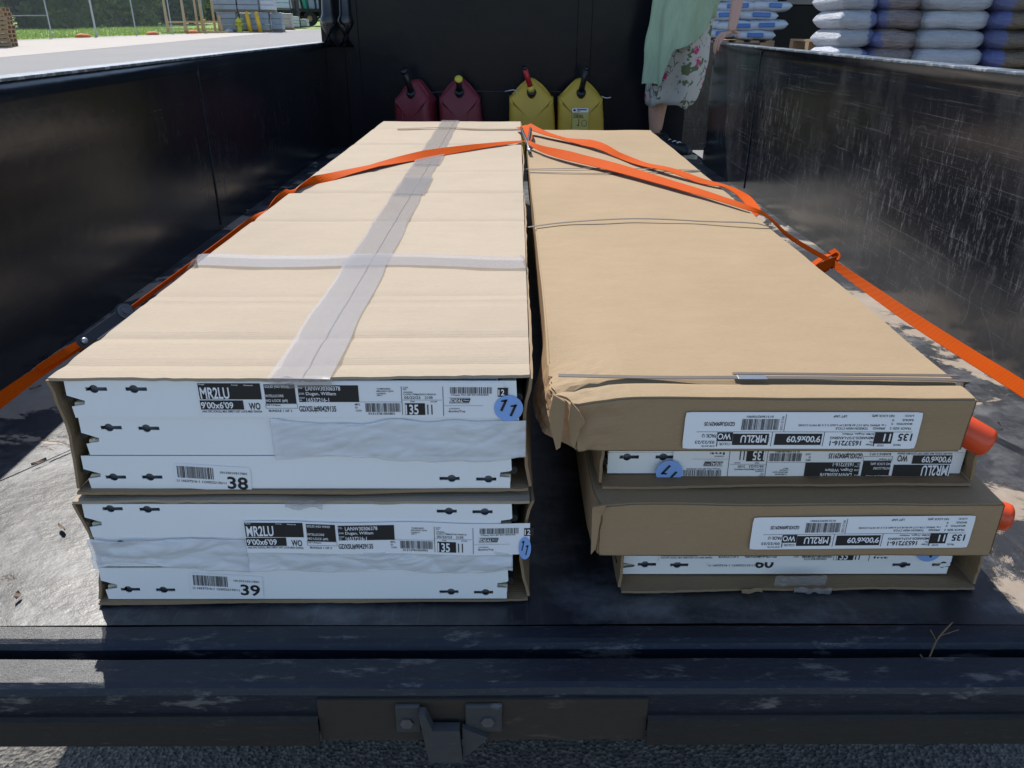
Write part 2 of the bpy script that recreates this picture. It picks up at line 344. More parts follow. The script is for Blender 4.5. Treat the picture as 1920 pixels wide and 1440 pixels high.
def bagmat(name, a, b, edge, bump=.8):
    m = NB(name); f = m.noise(m.co((2, 5, 18)), 3, 6, .65, .5); c = m.mix(m.ramp(f, (.3, 0), (.7, 1)), a, b)
    sep = m.n('ShaderNodeSeparateXYZ'); m.l(m.tc.outputs['Object'], sep.inputs[0])
    ex = m.math('ADD', sep.outputs[0], m.math('MULTIPLY', m.math('SUBTRACT', m.noise(m.co(), 9, 3), .5), .12)); k = m.ramp(m.math('ADD', ex, .5), (.5+edge[0], 0), (.5+edge[0]+.015, 1)) if edge[1] > 0 else m.ramp(m.math('ADD', ex, .5), (.5+edge[0]-.015, 1), (.5+edge[0], 0))
    c = m.mix(m.math('MULTIPLY', k, .85), c, m.mix(f, (.06, .09, .30), (.16, .20, .45))); oi = m.n('ShaderNodeObjectInfo'); c = m.mix(m.math('MULTIPLY', oi.outputs['Random'], .35), c, (.12, .11, .12)); m.col(c); m.rough(.25); m.bump(m.math('ADD', f, m.math('MULTIPLY', m.noise(m.co((9, 9, 3)), 7, 5, .7), .8)), bump, .018); return m.m
M['bag_white'] = bagmat('white_plastic_bag', (.46, .48, .54), (.64, .66, .72), (.185, 1))
M['bag_pink'] = bagmat('mauve_brown_plastic_bag', (.17, .13, .125), (.40, .34, .34), (-.105, -1))
M['bag_brown'] = bagmat('brown_mulch_bag', (.035, .028, .024), (.27, .20, .13), (-.33, -1))
M['bag_white_narrow'] = bagmat('white_plastic_bag_narrow', (.46, .48, .54), (.64, .66, .72), (.075, 1))
M['bag_blue'] = plain('white_bag_with_blue_print', (.50, .55, .62), .3, .2, 9, bump=.5)
M['blue_print'] = plain('blue_bag_print', (.06, .17, .45), .35, .1)
M['twig'] = plain('dry_stem', (.16, .105, .05), .8)
M['chip'] = plain('paint_chip', (.14, .09, .06), .6, .3)
M['pebble'] = plain('pebble', (.45, .33, .24), .7, .2)

# ---------------------------------------------------------------- text as flat print
_txt = {}
def text_geo(s, bold=0):
    if (s, bold) not in _txt:
        cu = bpy.data.curves.new('t', 'FONT'); cu.body = s; cu.size = 1; cu.resolution_u = 3; cu.offset = bold
        ob = bpy.data.objects.new('t', cu); C.objects.link(ob); dg = bpy.context.evaluated_depsgraph_get(); dg.update()
        me = bpy.data.meshes.new_from_object(ob.evaluated_get(dg)); V = [v.co.copy() for v in me.vertices]; F = [tuple(p.vertices) for p in me.polygons]
        bpy.data.objects.remove(ob); bpy.data.curves.remove(cu); bpy.data.meshes.remove(me)
        x0 = min(v.x for v in V); x1 = max(v.x for v in V); y0 = min(v.y for v in V); y1 = max(v.y for v in V)
        if not any(ch in s for ch in 'gjpqy,'): y0 = max(y0, -0.02)
        _txt[(s, bold)] = ([((v.x-x0)/(x1-x0), (v.y-y0)/(y1-y0)) for v in V], F)
    return _txt[(s, bold)]
class Print:
    """flat print in millimetres on a plane; layer 1 = black ink, layer 2 = paper-coloured letters on it"""
    def __init__(s): s.V = {1: [], 2: []}; s.F = {1: [], 2: []}
    def quad(s, L, pts):
        n = len(s.V[L]); s.V[L] += [(x, y) for x, y in pts]; s.F[L].append(tuple(range(n, n+len(pts))))
    def rect(s, L, x0, y0, x1, y1): s.quad(L, [(x0, y0), (x1, y0), (x1, y1), (x0, y1)])
    def text(s, L, t, x0, y0, x1, y1, slant=0, flip=False, rot=0, bold=0):
        V, F = text_geo(t, .022 if bold > .2 else .012 if bold else 0)
        for db in (0,):
            n = len(s.V[L]); cx, cy = (x0+x1)/2, (y0+y1)/2
            for u, v in V:
                if flip: u, v = 1-u, 1-v
                x = x0+(x1-x0)*u + slant*(y1-y0)*(v-.5) + db; y = y0+(y1-y0)*v
                if rot: dx, dy = x-cx, y-cy; x = cx+dx*math.cos(rot)-dy*math.sin(rot); y = cy+dx*math.sin(rot)+dy*math.cos(rot)
                s.V[L].append((x, y))
            s.F[L] += [tuple(i+n for i in f) for f in F]
    def bars(s, x0, y0, x1, y1, seed, n=34):
        r = random.Random(seed); ws = [r.choice((1, 1, 1.6, 2.3)) for _ in range(2*n-1)]; k = (x1-x0)/sum(ws); x = x0
        for i, w_ in enumerate(ws):
            if i % 2 == 0: s.rect(1, x, y0, x+w_*k, y1)
            x += w_*k
    def items(s, items, flip=False, H=50, skip_above=None):
        for k, t, x0, y0, x1, y1 in items:
            if x1 < x0: x0, x1 = x1, x0
            if k == 'B' and x1-x0 < 6.5 and y1-y0 > 12: cx = (x0+x1)/2; x0, x1 = cx-.35, cx+.35
            if k == 'B': s.rect(1, x0, y0, x1, y1)
            elif k == 'b': s.text(1, t, x0, y0, x1, y1, flip=flip, bold=.25 if y1-y0 > 5 else .12)
            elif k == 'w': s.text(2, t, x0, y0, x1, y1, flip=flip, bold=.3 if y1-y0 > 8 else .15)
            elif k == 'i': s.text(2, t, x0, y0, x1, y1, slant=.3, flip=flip, bold=.35)
            elif k == 'P': d = (y1-y0)*.35; s.quad(1, [(x0, y0), (x1-d, y0), (x1, y1), (x0+d, y1)])
            elif k == 'O':
                for q in ((x0, y0, x1, y0+.4), (x0, y1-.4, x1, y1), (x0, y0+.4, x0+.4, y1-.4), (x1-.4, y0+.4, x1, y1-.4)): s.rect(1, *q)
            elif k == 'C': s.bars(x0, y0, x1, y1, t)
            elif k == 'v': s.text(1, t, (x0+x1)/2-(y1-y0)/2, (y0+y1)/2-(x1-x0)*.25, (x0+x1)/2+(y1-y0)/2, (y0+y1)/2+(x1-x0)*.25, rot=R(90 if not flip else -90))
    def emit(s, origin, ax, up, parent, warp=None, size=None, rot180=False, clip=None):
        origin, ax, up = Vector(origin), Vector(ax), Vector(up); n = ax.cross(up)
        for L, nm, mt, d in ((1, 'print', M['ink'], .0006), (2, 'print', M['paper_ink'], .0009)):
            if not s.F[L]: continue
            V = []
            for x, y in s.V[L]:
                if rot180: x, y = size[0]-x, size[1]-y
                if clip: y = clip(x, y)
                p = origin + ax*x*.001 + up*y*.001 + n*d
                if warp: p = p + warp(x, y)
                V.append(p)
            F = s.F[L]
            if clip:   # drop faces squashed by clipping
                F = [f for f in F if max(V[i].z for i in f)-min(V[i].z for i in f) > 2e-4]
            pyd(nm, V, F, mt, parent)
def paper(name, origin, ax, up, W, H, parent, mat=None, warp=None, round_=3, thick=.0004):
    origin, ax, up = Vector(origin), Vector(ax), Vector(up); n = ax.cross(up); nu, nv = 40, 6; V = []; F = []
    for j in range(nv+1):
        for i in range(nu+1):
            x, y = W*i/nu, H*j/nv
            if round_:   # rounded corners
                ex = max(0, round_-x, x-(W-round_)); ey = max(0, round_-y, y-(H-round_))
                if ex > 0 and ey > 0:
                    q = math.hypot(ex, ey)
                    if q > round_: x += (-1 if x > W/2 else 1)*(ex-ex*round_/q); y += (-1 if y > H/2 else 1)*(ey-ey*round_/q)
            p = origin + ax*x*.001 + up*y*.001 + n*.0003
            if warp: p = p + warp(x, y)
            V.append(p)
    for j in range(nv):
        for i in range(nu): a = j*(nu+1)+i; F.append((a, a+1, a+nu+2, a+nu+1))
    m = len(V); V += [v - n*.00025 for v in V]; F += [tuple(m+i for i in f[::-1]) for f in F]
    return pyd(name, V, F, mat or M['paper'], parent)
PRINT_BUNDLE = [('B', '', 1.8, 25.9, 79.9, 48.4), ('w', 'MR2LU', 3.5, 26.8, 39.9, 42.9), ('w', 'Model', 3.5, 46.0, 10.3, 47.9), ('w', 'Design', 44.0, 45.0, 52.3, 46.9), ('w', 'Windcode', 59.0, 44.8, 70.8, 46.7), ('B', '', 1.1, 11.4, 55.6, 24.5), ('w', "9'00x6'09", 2.0, 13.1, 42.7, 22.5), ('b', 'WO', 62.2, 11.4, 76.6, 21.2), ('b', 'AAG OPC SCROLL MLR DBRST DIST LOCK-MLR GNAGA', 1.8, 7.2, 77.8, 10.4), ('B', '', 84.2, 20.2, 123.0, 47.0), ('w', 'SOLID (NO WIND', 85.4, 42.2, 116.3, 45.7), ('w', 'INTELLICORE', 85.0, 29.3, 107.7, 32.9), ('w', 'NO LOCK (#9)', 84.7, 22.6, 112.3, 26.3), ('O', '', 83.3, 13.2, 123.8, 19.9), ('b', 'U3 Unipac', 84.4, 15.9, 102.5, 19.2), ('b', 'BUNDLE 1 OF 2', 86.8, 8.1, 116.0, 11.6), ('B', '', 126.6, 22.3, 202.5, 45.8), ('w', 'P.O.', 127.2, 40.9, 132.8, 43.8), ('w', 'LANW30306378', 136.3, 38.6, 180.0, 44.5), ('w', 'JOB:', 127.1, 33.0, 134.3, 35.5), ('w', 'Dugan, William', 136.2, 30.7, 173.9, 36.6), ('w', 'CONT', 126.8, 27.2, 134.5, 29.3), ('w', 'NO.', 126.4, 23.8, 130.9, 26.0), ('w', '16537216-1', 136.2, 22.7, 164.6, 28.4), ('b', 'GDXSU#90429135', 125.4, 8.6, 172.3, 16.6), ('b', 'MFG.', 196.6, 17.6, 203.6, 20.3), ('b', 'ID', 196.8, 13.3, 199.6, 16.0), ('b', 'CODE', 197.1, 8.9, 204.4, 11.3), ('b', 'TO:MENARDS', 225.6, 39.8, 242.7, 42.0), ('b', 'MENARDS SJAN', 225.4, 36.6, 246.4, 38.7), ('b', 'LANSING', 225.1, 33.4, 236.9, 35.4), ('b', '48917', 225.2, 30.8, 232.6, 32.7), ('B', '', 257.4, 3.9, 255.7, 44.3), ('B', '', 202.2, 22.4, 256.2, 22.7), ('C', 'a', 209.8, 8.3, 253.8, 20.7), ('b', '01313781003801', 213.0, 4.2, 246.5, 7.5), ('b', 'CUST', 258.9, 41.6, 265.3, 43.7), ('b', 'PT#', 258.8, 39.1, 262.8, 41.0), ('b', 'ORDERED', 258.9, 35.2, 270.6, 37.1), ('b', 'CLOPAY ITEM#GDXSU+90429135', 258.8, 32.0, 300.0, 34.4), ('b', '05/22/23', 259.8, 26.8, 280.1, 30.5), ('b', '2100', 285.7, 26.9, 295.7, 30.6), ('B', '', 256.7, 25.1, 307.2, 25.5), ('b', 'TRIP', 266.6, 22.1, 272.7, 24.1), ('b', 'STOP', 292.8, 21.9, 301.1, 24.0), ('B', '', 260.1, 4.0, 285.5, 20.8), ('w', '135', 260.6, 5.0, 277.1, 19.1), ('b', '11', 288.2, 4.7, 294.8, 18.8), ('B', '', 309.0, 2.4, 308.7, 44.1), ('C', 'b', 318.0, 34.3, 370.5, 43.4), ('b', 'Clopay Part #P-SG+0042203', 319.2, 30.9, 366.3, 33.8), ('P', '', 316.4, 21.6, 343.8, 27.5), ('i', 'IDEAL', 317.8, 22.5, 334.5, 26.8), ('i', 'Door', 334.8, 24.2, 342.3, 26.2), ('B', '', 316.1, 28.3, 343.0, 28.6), ('B', '', 316.4, 20.4, 342.2, 20.7), ('B', '', 309.7, 17.2, 359.6, 17.5), ('b', 'CONTENTS', 316.2, 12.1, 329.4, 14.1), ('b', 'Bot/Int/Top', 315.8, 7.0, 336.6, 10.8), ('B', '', 378.1, 30.0, 391.1, 42.6), ('w', '12', 378.9, 32.0, 386.6, 40.5)]
SIZE_BUNDLE = (392.8, 50.1)
PRINT_CARTON = [('b', 'GDXSU#90429135', 24.5, 32.7, 62.9, 38.3), ('C', 'a', 71.6, 27.1, 117.8, 42.7), ('b', '01313692758901', 76.5, 44.4, 109.9, 47.4), ('v', 'MFG ID CODE', 118.8, 26.7, 125.1, 46.5), ('B', '', 123.5, 25.2, 127.9, 49.3), ('B', '', 15.9, 24.2, 288.2, 24.7), ('b', 'LIFT UHP', 185.0, 44.9, 201.5, 48.3), ('b', 'NO LOCK (#9)', 233.0, 45.4, 260.8, 48.7), ('b', 'LOCK:', 273.5, 45.8, 285.2, 48.7), ('b', 'RADIUS:', 271.9, 39.7, 286.0, 42.9), ('b', '0', 259.4, 39.7, 261.7, 42.5), ('b', 'MOUNTING:', 265.6, 34.4, 285.5, 37.3), ('b', 'S', 259.3, 34.4, 261.6, 37.3), ('b', 'TRACK SIZE: 2', 258.8, 27.8, 286.2, 31.0), ('b', 'SPRINGS:', 237.0, 27.9, 252.9, 31.0), ('b', 'TORSION HIGH CYCLE', 190.5, 27.7, 231.3, 30.9), ('b', '1 ea. SPRING TOR CCT #3 BLUE LW 6.2625 X 2 X 38 WITH CONES', 142.8, 32.5, 253.1, 35.2), ('b', '135', 271.9, 11.5, 289.5, 22.0), ('b', 'TRUCK', 267.7, 4.3, 277.8, 7.2), ('B', '', 241.7, 7.6, 264.8, 23.9), ('w', '11', 253.6, 11.1, 262.2, 22.0), ('b', 'STOP', 247.5, 3.7, 256.0, 6.4), ('b', 'Order', 232.7, 4.4, 241.5, 7.5), ('b', 'No.', 236.2, 8.7, 240.7, 11.4), ('b', '16537216-1', 186.5, 4.6, 226.5, 11.8), ('b', 'MENARDS-3157-LANSING', 185.8, 13.9, 240.8, 17.7), ('b', 'JOB#: Dugan, William', 200.5, 19.9, 241.0, 23.3), ('B', '', 242.4, 3.7, 243.7, 7.6), ('B', '', 175.6, 3.6, 179.9, 24.4), ('B', '', 110.1, 3.6, 113.8, 24.4), ('B', '', 115.7, 5.6, 175.2, 21.9), ('w', "9'00x6'09", 130.9, 9.4, 173.7, 18.6), ('B', '', 62.5, 5.5, 108.0, 21.8), ('w', 'MR2LU', 72.6, 9.0, 105.2, 19.9), ('v', 'MODEL', 106.9, 9.4, 109.9, 17.5), ('B', '', 42.4, 10.9, 62.2, 23.7), ('w', 'WO', 43.1, 13.6, 60.2, 22.2), ('b', 'COLOR:', 46.0, 5.1, 60.7, 8.9), ('b', 'PACK: U', 23.5, 16.1, 41.3, 21.2), ('b', '05/22/23', 15.5, 7.4, 40.2, 11.6), ('b', 'SHIP DATE:', 23.9, 2.7, 40.8, 5.1), ('B', '', 42.8, 3.5, 44.1, 10.3)]
SIZE_CARTON = (296.7, 52.0)
PRINT_NUMBER = [('C', 'a', 4.7, 16.2, 52.1, 36.2), ('b', '10133010317001', 61.0, 25.3, 96.5, 29.0), ('b', 'U 16537216-1 1230522135/11', 0.0, 9.1, 67.6, 12.9), ('b', 'NUM', 70.2, 3.8, 97.3, 23.4)]
SIZE_NUMBER = (101.3, 38.8)
# ================================================================ GROUND AND FAR YARD
G0, GS = -0.72, math.tan(R(1.0))                  # the yard rises gently away from the truck
gz = lambda x, y: G0 + GS*y
def gsheet(name, mat, pts, lift, kind='structure'):
    return tag(pyd(name, [(x, y, gz(x, y)+lift) for x, y in pts], [tuple(range(len(pts)))], mat), kind=kind)
gsheet('ground', M['ground'], [(-400, -60), (400, -60), (400, 600), (-400, 600)], 0)
gsheet('concrete_apron', M['concrete'], [(-16.4, 5), (-14.9, 25), (-12.25, 59.7), (-10.5, 90), (-40, 90), (-60, 5)], .004)
gsheet('lawn', M['grass'], [(-26, 26.5), (-14.2, 53), (-10, 62), (-20, 140), (-160, 140), (-120, 10)], .012)

def grass_tufts():
    V = []; F = []; r = random.Random(3)
    for i in range(9000):
        t = r.random(); bx_, by_ = -26 + 11.8*t, 26.5 + 26.5*t; d = r.random()**1.3*11
        x, y = bx_ - d*.91 - .1, by_ + d*.4; z = gz(x, y)+.012; a = r.random()*6.28; h = r.uniform(.05, .16)
        n = len(V); V += [(x-.03*math.cos(a), y-.03*math.sin(a), z), (x+.03*math.cos(a), y+.03*math.sin(a), z), (x+r.uniform(-.05, .05), y+r.uniform(-.05, .05), z+h)]; F.append((n, n+1, n+2))
    tag(pyd('grass', V, F, M['blade']), 'short green grass growing along the chain link fence', 'grass', kind='stuff')
grass_tufts()
def shrub(name, x, y, rad, h, mat, label, cat, seed, n=6500, group=None):
    r = random.Random(seed); z0 = gz(x, y); t = thing(name, label, cat, (x, y, z0), 0, group); rad *= 1.35; h *= 1.35
    V = []; F = []; blobs = [(Vector((r.uniform(-.6, .6)*rad, r.uniform(-.6, .6)*rad, r.uniform(.08, .85)*h)), r.uniform(.3, .55)*rad) for _ in range(20)]
    for i in range(n):
        c, q = r.choice(blobs); d = Vector((r.gauss(0, 1), r.gauss(0, 1), r.gauss(0, 1))).normalized()
        p = c + d*q*r.uniform(.55, 1.08)
        if p.z < .05: p.z = r.uniform(.05, .4)
        s = r.uniform(.11, .24); a = Vector((r.gauss(0, 1), r.gauss(0, 1), r.gauss(0, .6))).normalized(); b = a.cross(d+Vector((.1, .2, .3))).normalized()
        k = len(V); V += [p-a*s, p+b*s*.45, p+a*s, p-b*s*.45]; F.append((k, k+1, k+2, k+3))
    pyd('crown', V, F, mat, t)
    bm = bmesh.new(); tube(bm, [(0, 0, 0), (.05, .02, h*.3), (-.05, .05, h*.6)], [rad*.06+.03, rad*.045+.02, .02], 7)
    for _ in range(4):
        c, q = r.choice(blobs); tube(bm, [(0, 0, h*.15), c*.6, c], [.04, .03, .012], 5)
    build('trunk', bm, M['bark'], t)
shr = [(-29, 39, 2.3, 3.4, 'leaf_pale', 'shrub', 'yellow green bush at the far left behind the fence and pallets'),
 (-26.0, 41.5, 2.0, 2.7, 'leaf', 'shrub', 'broad bush behind the fence brace with shade beneath it'),
 (-27, 46, 2.6, 4.6, 'leaf_dark', 'tree', 'dark green tree rising behind the bush by the fence brace'),
 (-23.3, 45.5, 1.7, 2.6, 'leaf', 'shrub', 'bright green bush right of the fence brace'),
 (-23.5, 51, 2.6, 4.8, 'leaf_dark', 'tree', 'dark tree behind the middle of the fence'),
 (-20.8, 49.5, 1.8, 2.8, 'leaf', 'shrub', 'rounded bush at the right end of the lawn'),
 (-20.4, 54, 2.3, 4.0, 'leaf_pale', 'shrub', 'pale bush behind the wooden frames'),
 (-18.0, 56, 1.7, 3.2, 'leaf', 'shrub', 'green bush beside the wrapped pallets'),
 (-33, 47, 3.4, 6.0, 'leaf_dark', 'tree', 'large dark tree at the far left of the frame'),
 (-18.5, 62, 2.8, 5.4, 'leaf_dark', 'tree', 'dark tree above the double stack of wrapped pallets')]
for i, (x, y, rd, h, m, c, lb) in enumerate(shr): shrub('bush' if c == 'shrub' else 'tree', x-8, y+5, rd, h, M[m], lb, c, 30+i, group='greenery behind the fence')

# woodland behind
def woodland():
    r = random.Random(77); V = []; F = []
    for i in range(42):
        t = i/41; cx, cy = -66+70*t+r.uniform(-1, 1), 68+28*t+r.uniform(-3, 3); hh = r.uniform(5, 9); z0 = gz(cx, cy)
        for k in range(1500):
            d = Vector((r.gauss(0, 1), r.gauss(0, 1), r.gauss(0, 1))).normalized(); q = r.uniform(.75, 1.05)
            p = Vector((cx+d.x*2.6*q, cy+d.y*2.2*q, z0+hh*.45+d.z*hh*.52*q)) + Vector((r.uniform(-.4, .4),)*3)
            s = r.uniform(.18, .38); a = Vector((r.gauss(0, 1), r.gauss(0, 1), r.gauss(0, .6))).normalized(); b_ = a.cross(d+Vector((.1, .2, .3))).normalized()
            n = len(V); V += [p-a*s, p+b_*s*.5, p+a*s, p-b_*s*.5]; F.append((n, n+1, n+2, n+3))
    tag(pyd('woodland', V, F, M['leaf_dark']), 'dense dark green woodland far behind the fence', 'trees', kind='stuff')
woodland()
# chain link fence
fa, fb = Vector((-26.5, 25.8)), Vector((-14.6, 52.5)); fl = (fb-fa).length; fd = (fb-fa)/fl
def fpt(s, h): p = fa + fd*s; return Vector((p.x, p.y, gz(p.x, p.y)+h))
fence = thing('chain_link_fence', 'galvanised chain link fence along the lawn', 'fence')
s = 0
while s < fl:
    bm = bmesh.new(); wide = abs(s-9.6) < .1; tube(bm, [fpt(s, 0), fpt(s, 1.88)], .05 if wide or int(s/2.4) % 4 == 3 else .03, 8); build('post', bm, M['galv'], fence); s += 2.4
bm = bmesh.new(); tube(bm, [fpt(0, 1.85), fpt(fl, 1.85)], .022, 6); build('top_rail', bm, M['galv'], fence)
bm = bmesh.new(); tube(bm, [fpt(9.6, .95), fpt(14.4, .95)], .022, 6); build('brace_rail', bm, M['galv'], fence)
V = []; F = []
for dirn in (1, -1):
    s = -1.8
    while s < fl+1.8:
        a, b = s, s+1.8*dirn
        if 0 <= min(a, b) and max(a, b) <= fl:
            p, q = fpt(a, .03), fpt(b, 1.83); n = len(V); e = Vector((fd.x*.0032, fd.y*.0032, 0)); V += [p-e, p+e, q+e, q-e]; F.append((n, n+1, n+2, n+3))
        s += .085
tag(pyd('mesh_wire', V, F, M['galv'], fence), kind='stuff')
for i, (s, m, lb, sx) in enumerate([(8.3, 'white_bag', 'white sandbag lying at the fence foot left of the brace', .4), (15.8, 'orange_bag', 'orange sandbag at the fence foot nearest the brace', .38), (20, 'orange_bag', 'middle orange sandbag along the fence foot', .36), (22.8, 'orange_bag', 'orange sandbag farthest along the fence foot', .4), (25.6, 'white_bag', 'white sandbag at the fence foot near the wooden frames', .3)]):
    p = fa + fd*s; bm = bmesh.new(); bmesh.ops.create_icosphere(bm, subdivisions=3, radius=1)
    for v in bm.verts: v.co = Vector((v.co.x*sx, v.co.y*.22, max(-.02, v.co.z*.14)*(1+.5*nz(v.co.x*3+i, v.co.y*3))+.03))
    o = build('sandbag', bm, M[m], None, True); o.location = (p.x+.25, p.y-.1, gz(p.x, p.y)); o.rotation_euler = (0, 0, 1.1); tag(o, lb, 'sandbag', 'sandbags along the fence foot')

# pallets
def make_pallet(name='wooden_pallet', w_=1.2, d=1.0, mat='wood', parent=None):
    t = thing(name, None, None) if parent is None else bpy.data.objects.new('pallet', None)
    if parent is not None: C.objects.link(t); t.parent = parent
    for i in range(7): box('board', M[mat], t, -w_/2+i*(w_-.1)/6, -w_/2+i*(w_-.1)/6+.1, -d/2, d/2, .12, .14)
    for y in (-d/2, -.05, d/2-.1): box('stringer', M[mat], t, -w_/2, w_/2, y, y+.1, .022, .118)
    for i in range(3): box('bottom_board', M[mat], t, -w_/2+i*(w_-.1)/2, -w_/2+i*(w_-.1)/2+.1, -d/2, d/2, 0, .02)
    return t
def copy_tree(o, parent=None):
    c = o.copy(); C.objects.link(c); c.parent = parent
    for ch in list(o.children): copy_tree(ch, c)
    return c
pal0 = make_pallet()
first = True
ordw = ['bottom', 'second', 'third', 'fourth', 'fifth', 'sixth', 'seventh', 'eighth', 'ninth', 'tenth']
for k, (px, py, n, rz, nm) in enumerate([(-18.65, 31.3, 9, .28, 'taller right stack'), (-19.9, 30.4, 6, .33, 'shorter left stack')]):
    for i in range(n):
        o = pal0 if first else copy_tree(pal0); first = False
        o.location = (px+rnd.uniform(-.05, .05), py+rnd.uniform(-.05, .05), gz(px, py)+.145*i); o.rotation_euler = (0, 0, rz+rnd.uniform(-.05, .05))
        w_ = 'topmost' if i == n-1 else ordw[i]
        tag(o, f'{w_} wooden pallet in the {nm} at the far left, by the fence', 'pallet', 'empty pallets stacked at the far left')

# wooden A frames
def a_frame(x, y, rz, sc_, lb):
    t = thing('timber_trestle', lb, 'wooden frame', (x, y, gz(x, y)), rz, 'wooden A frames by the fence')
    for sx in (-.45, .45):
        for sy in (-1, 1):
            bm = bmesh.new(); tube(bm, [(sx, sy*.35, .1), (sx, 0, 1.75*sc_)], .06, 4); build('leg', bm, M['wood_pale'], t)
    box('base', M['wood_pale'], t, -.75, .75, -.5, .5, 0, .1); box('rail', M['wood_pale'], t, -.38, .38, -.03, .03, .5, .6)
for a in [(-18.0, 47.0, .3, 1, 'leftmost wooden A frame left of the wrapped pallets'), (-17.25, 47.6, .3, 1, 'second wooden A frame from the left by the fence'), (-16.75, 48.1, .35, .95, 'wooden A frame next to the grey wrapped pallets'), (-16.3, 47.7, .5, .5, 'low wooden frame in front of the grey wrapped pallets')]: a_frame(*a)

# wrapped loads
def load(x, y, z, w_, d, h, mat, rz, lb, top='wrap_white', pal=True, group='wrapped loads across the yard', tiers=3):
    t = thing('wrapped_load', lb, 'wrapped pallet', (x, y, gz(x, y)+z), rz, group); z0 = .12 if pal else 0
    if pal: box('pallet', M['wood_grey'], t, -w_/2, w_/2, -d/2, d/2, 0, .10)
    hh = (h-z0)/tiers
    for i in range(tiers): box('packed_tier', M[mat], t, -w_/2+.01*(i % 2), w_/2-.01*(i % 2), -d/2, d/2, z0+i*hh, z0+(i+1)*hh-.012, bev=.025)
    box('top_cover', M[top], t, -w_/2-.01, w_/2+.01, -d/2-.01, d/2+.01, h-.004, h+.03, bev=.01)
L_ = [(-15.95, 49.6, 0, 1.05, 1.0, .98, 'wrap_grey', 'grey wrapped load at the lower left beside the hydrant'),
 (-14.15, 49.9, 0, .95, 1.0, .98, 'wrap_grey', 'grey wrapped load right of the yellow posts'),
 (-13.35, 50.5, 0, .62, 1.0, .98, 'wrap_grey', 'narrow grey wrapped load at the end of the lower row'),
 (-16.0, 49.7, 1.03, 1.3, 1.0, .95, 'wrap_grey', 'upper grey wrapped load at the left of the top row'),
 (-14.75, 49.9, 1.03, 1.15, 1.0, .92, 'wrap_grey', 'upper grey wrapped load in the middle above the yellow posts'),
 (-13.75, 50.3, 1.03, .8, 1.0, .9, 'wrap_white', 'pale upper wrapped load at the right end of the top row'),
 (-14.1, 53.0, 0, .65, .9, .92, 'wrap_white', 'pale wrapped load just right of the grey double stack'),
 (-13.85, 54.5, 0, .75, .9, .90, 'wrap_tan', 'tan block load with pale wrap on the pavement'),
 (-13.95, 57, 0, .55, .8, .70, 'wrap_white', 'small white wrapped load beside the trailer'),
 (-15.1, 51.2, 0, 1.1, .9, .95, 'wrap_grey', 'grey wrapped load set back behind the yellow posts'),
 (-15.9, 59, 1.2, .5, .8, 1.2, 'wrap_white', 'tall white bundle on the rack behind the loads'),
 (-15.1, 59, 1.1, .9, .8, 1.1, 'bag_blue', 'blue and white load on the rack behind the tan load')]
for a in L_: load(*a[:7], .12, a[7])
rk = thing('storage_rack', 'dark steel storage rack behind the wrapped loads', 'rack', (-15.5, 59, gz(-15, 59)))
for x in (-1.2, .1, 1.3): box('upright', M['shed'], rk, x-.05, x+.05, -.4, .5, 0, 3.2)
for z in (1.0, 2.4): box('shelf', M['shed'], rk, -1.3, 1.4, -.45, .55, z-.05, z+.05)
bm = bmesh.new(); lathe(bm, [(.17, 0), (.17, .06), (.12, .08), (.12, .5), (.19, .52), (.19, .56), (.15, .66), (.08, .72), (.05, .74), (.05, .79)], 16)
tube(bm, [(-.22, 0, .4), (.22, 0, .4)], .07, 10); hy = thing('fire_hydrant', 'yellow fire hydrant in front of the grey wrapped loads', 'hydrant', (-15.15, 48.9, gz(-15, 48.9))); build('hydrant_body', bm, M['hydrant'], hy, True)
box('outlet_cap', M['hydrant'], hy, -.06, .06, -.22, -.1, .33, .45, bev=.02)
for i, (x, lb, tl) in enumerate([(-14.5, 'left yellow guard post leaning before the grey loads', .18), (-13.95, 'right yellow guard post leaning before the grey loads', .2)]):
    bm = bmesh.new(); tube(bm, [(0, 0, 0), (0, 0, .98)], .11, 14); bmesh.ops.create_uvsphere(bm, u_segments=14, v_segments=6, radius=.11, matrix=Matrix.Translation((0, 0, .98)))
    o = build('guard_post', bm, M['yellow_post'], None, True); o.location = (x, 48.8, gz(x, 48.8)); o.rotation_euler = (0, -tl*.6, 0); tag(o, lb, 'bollard', 'yellow guard posts')
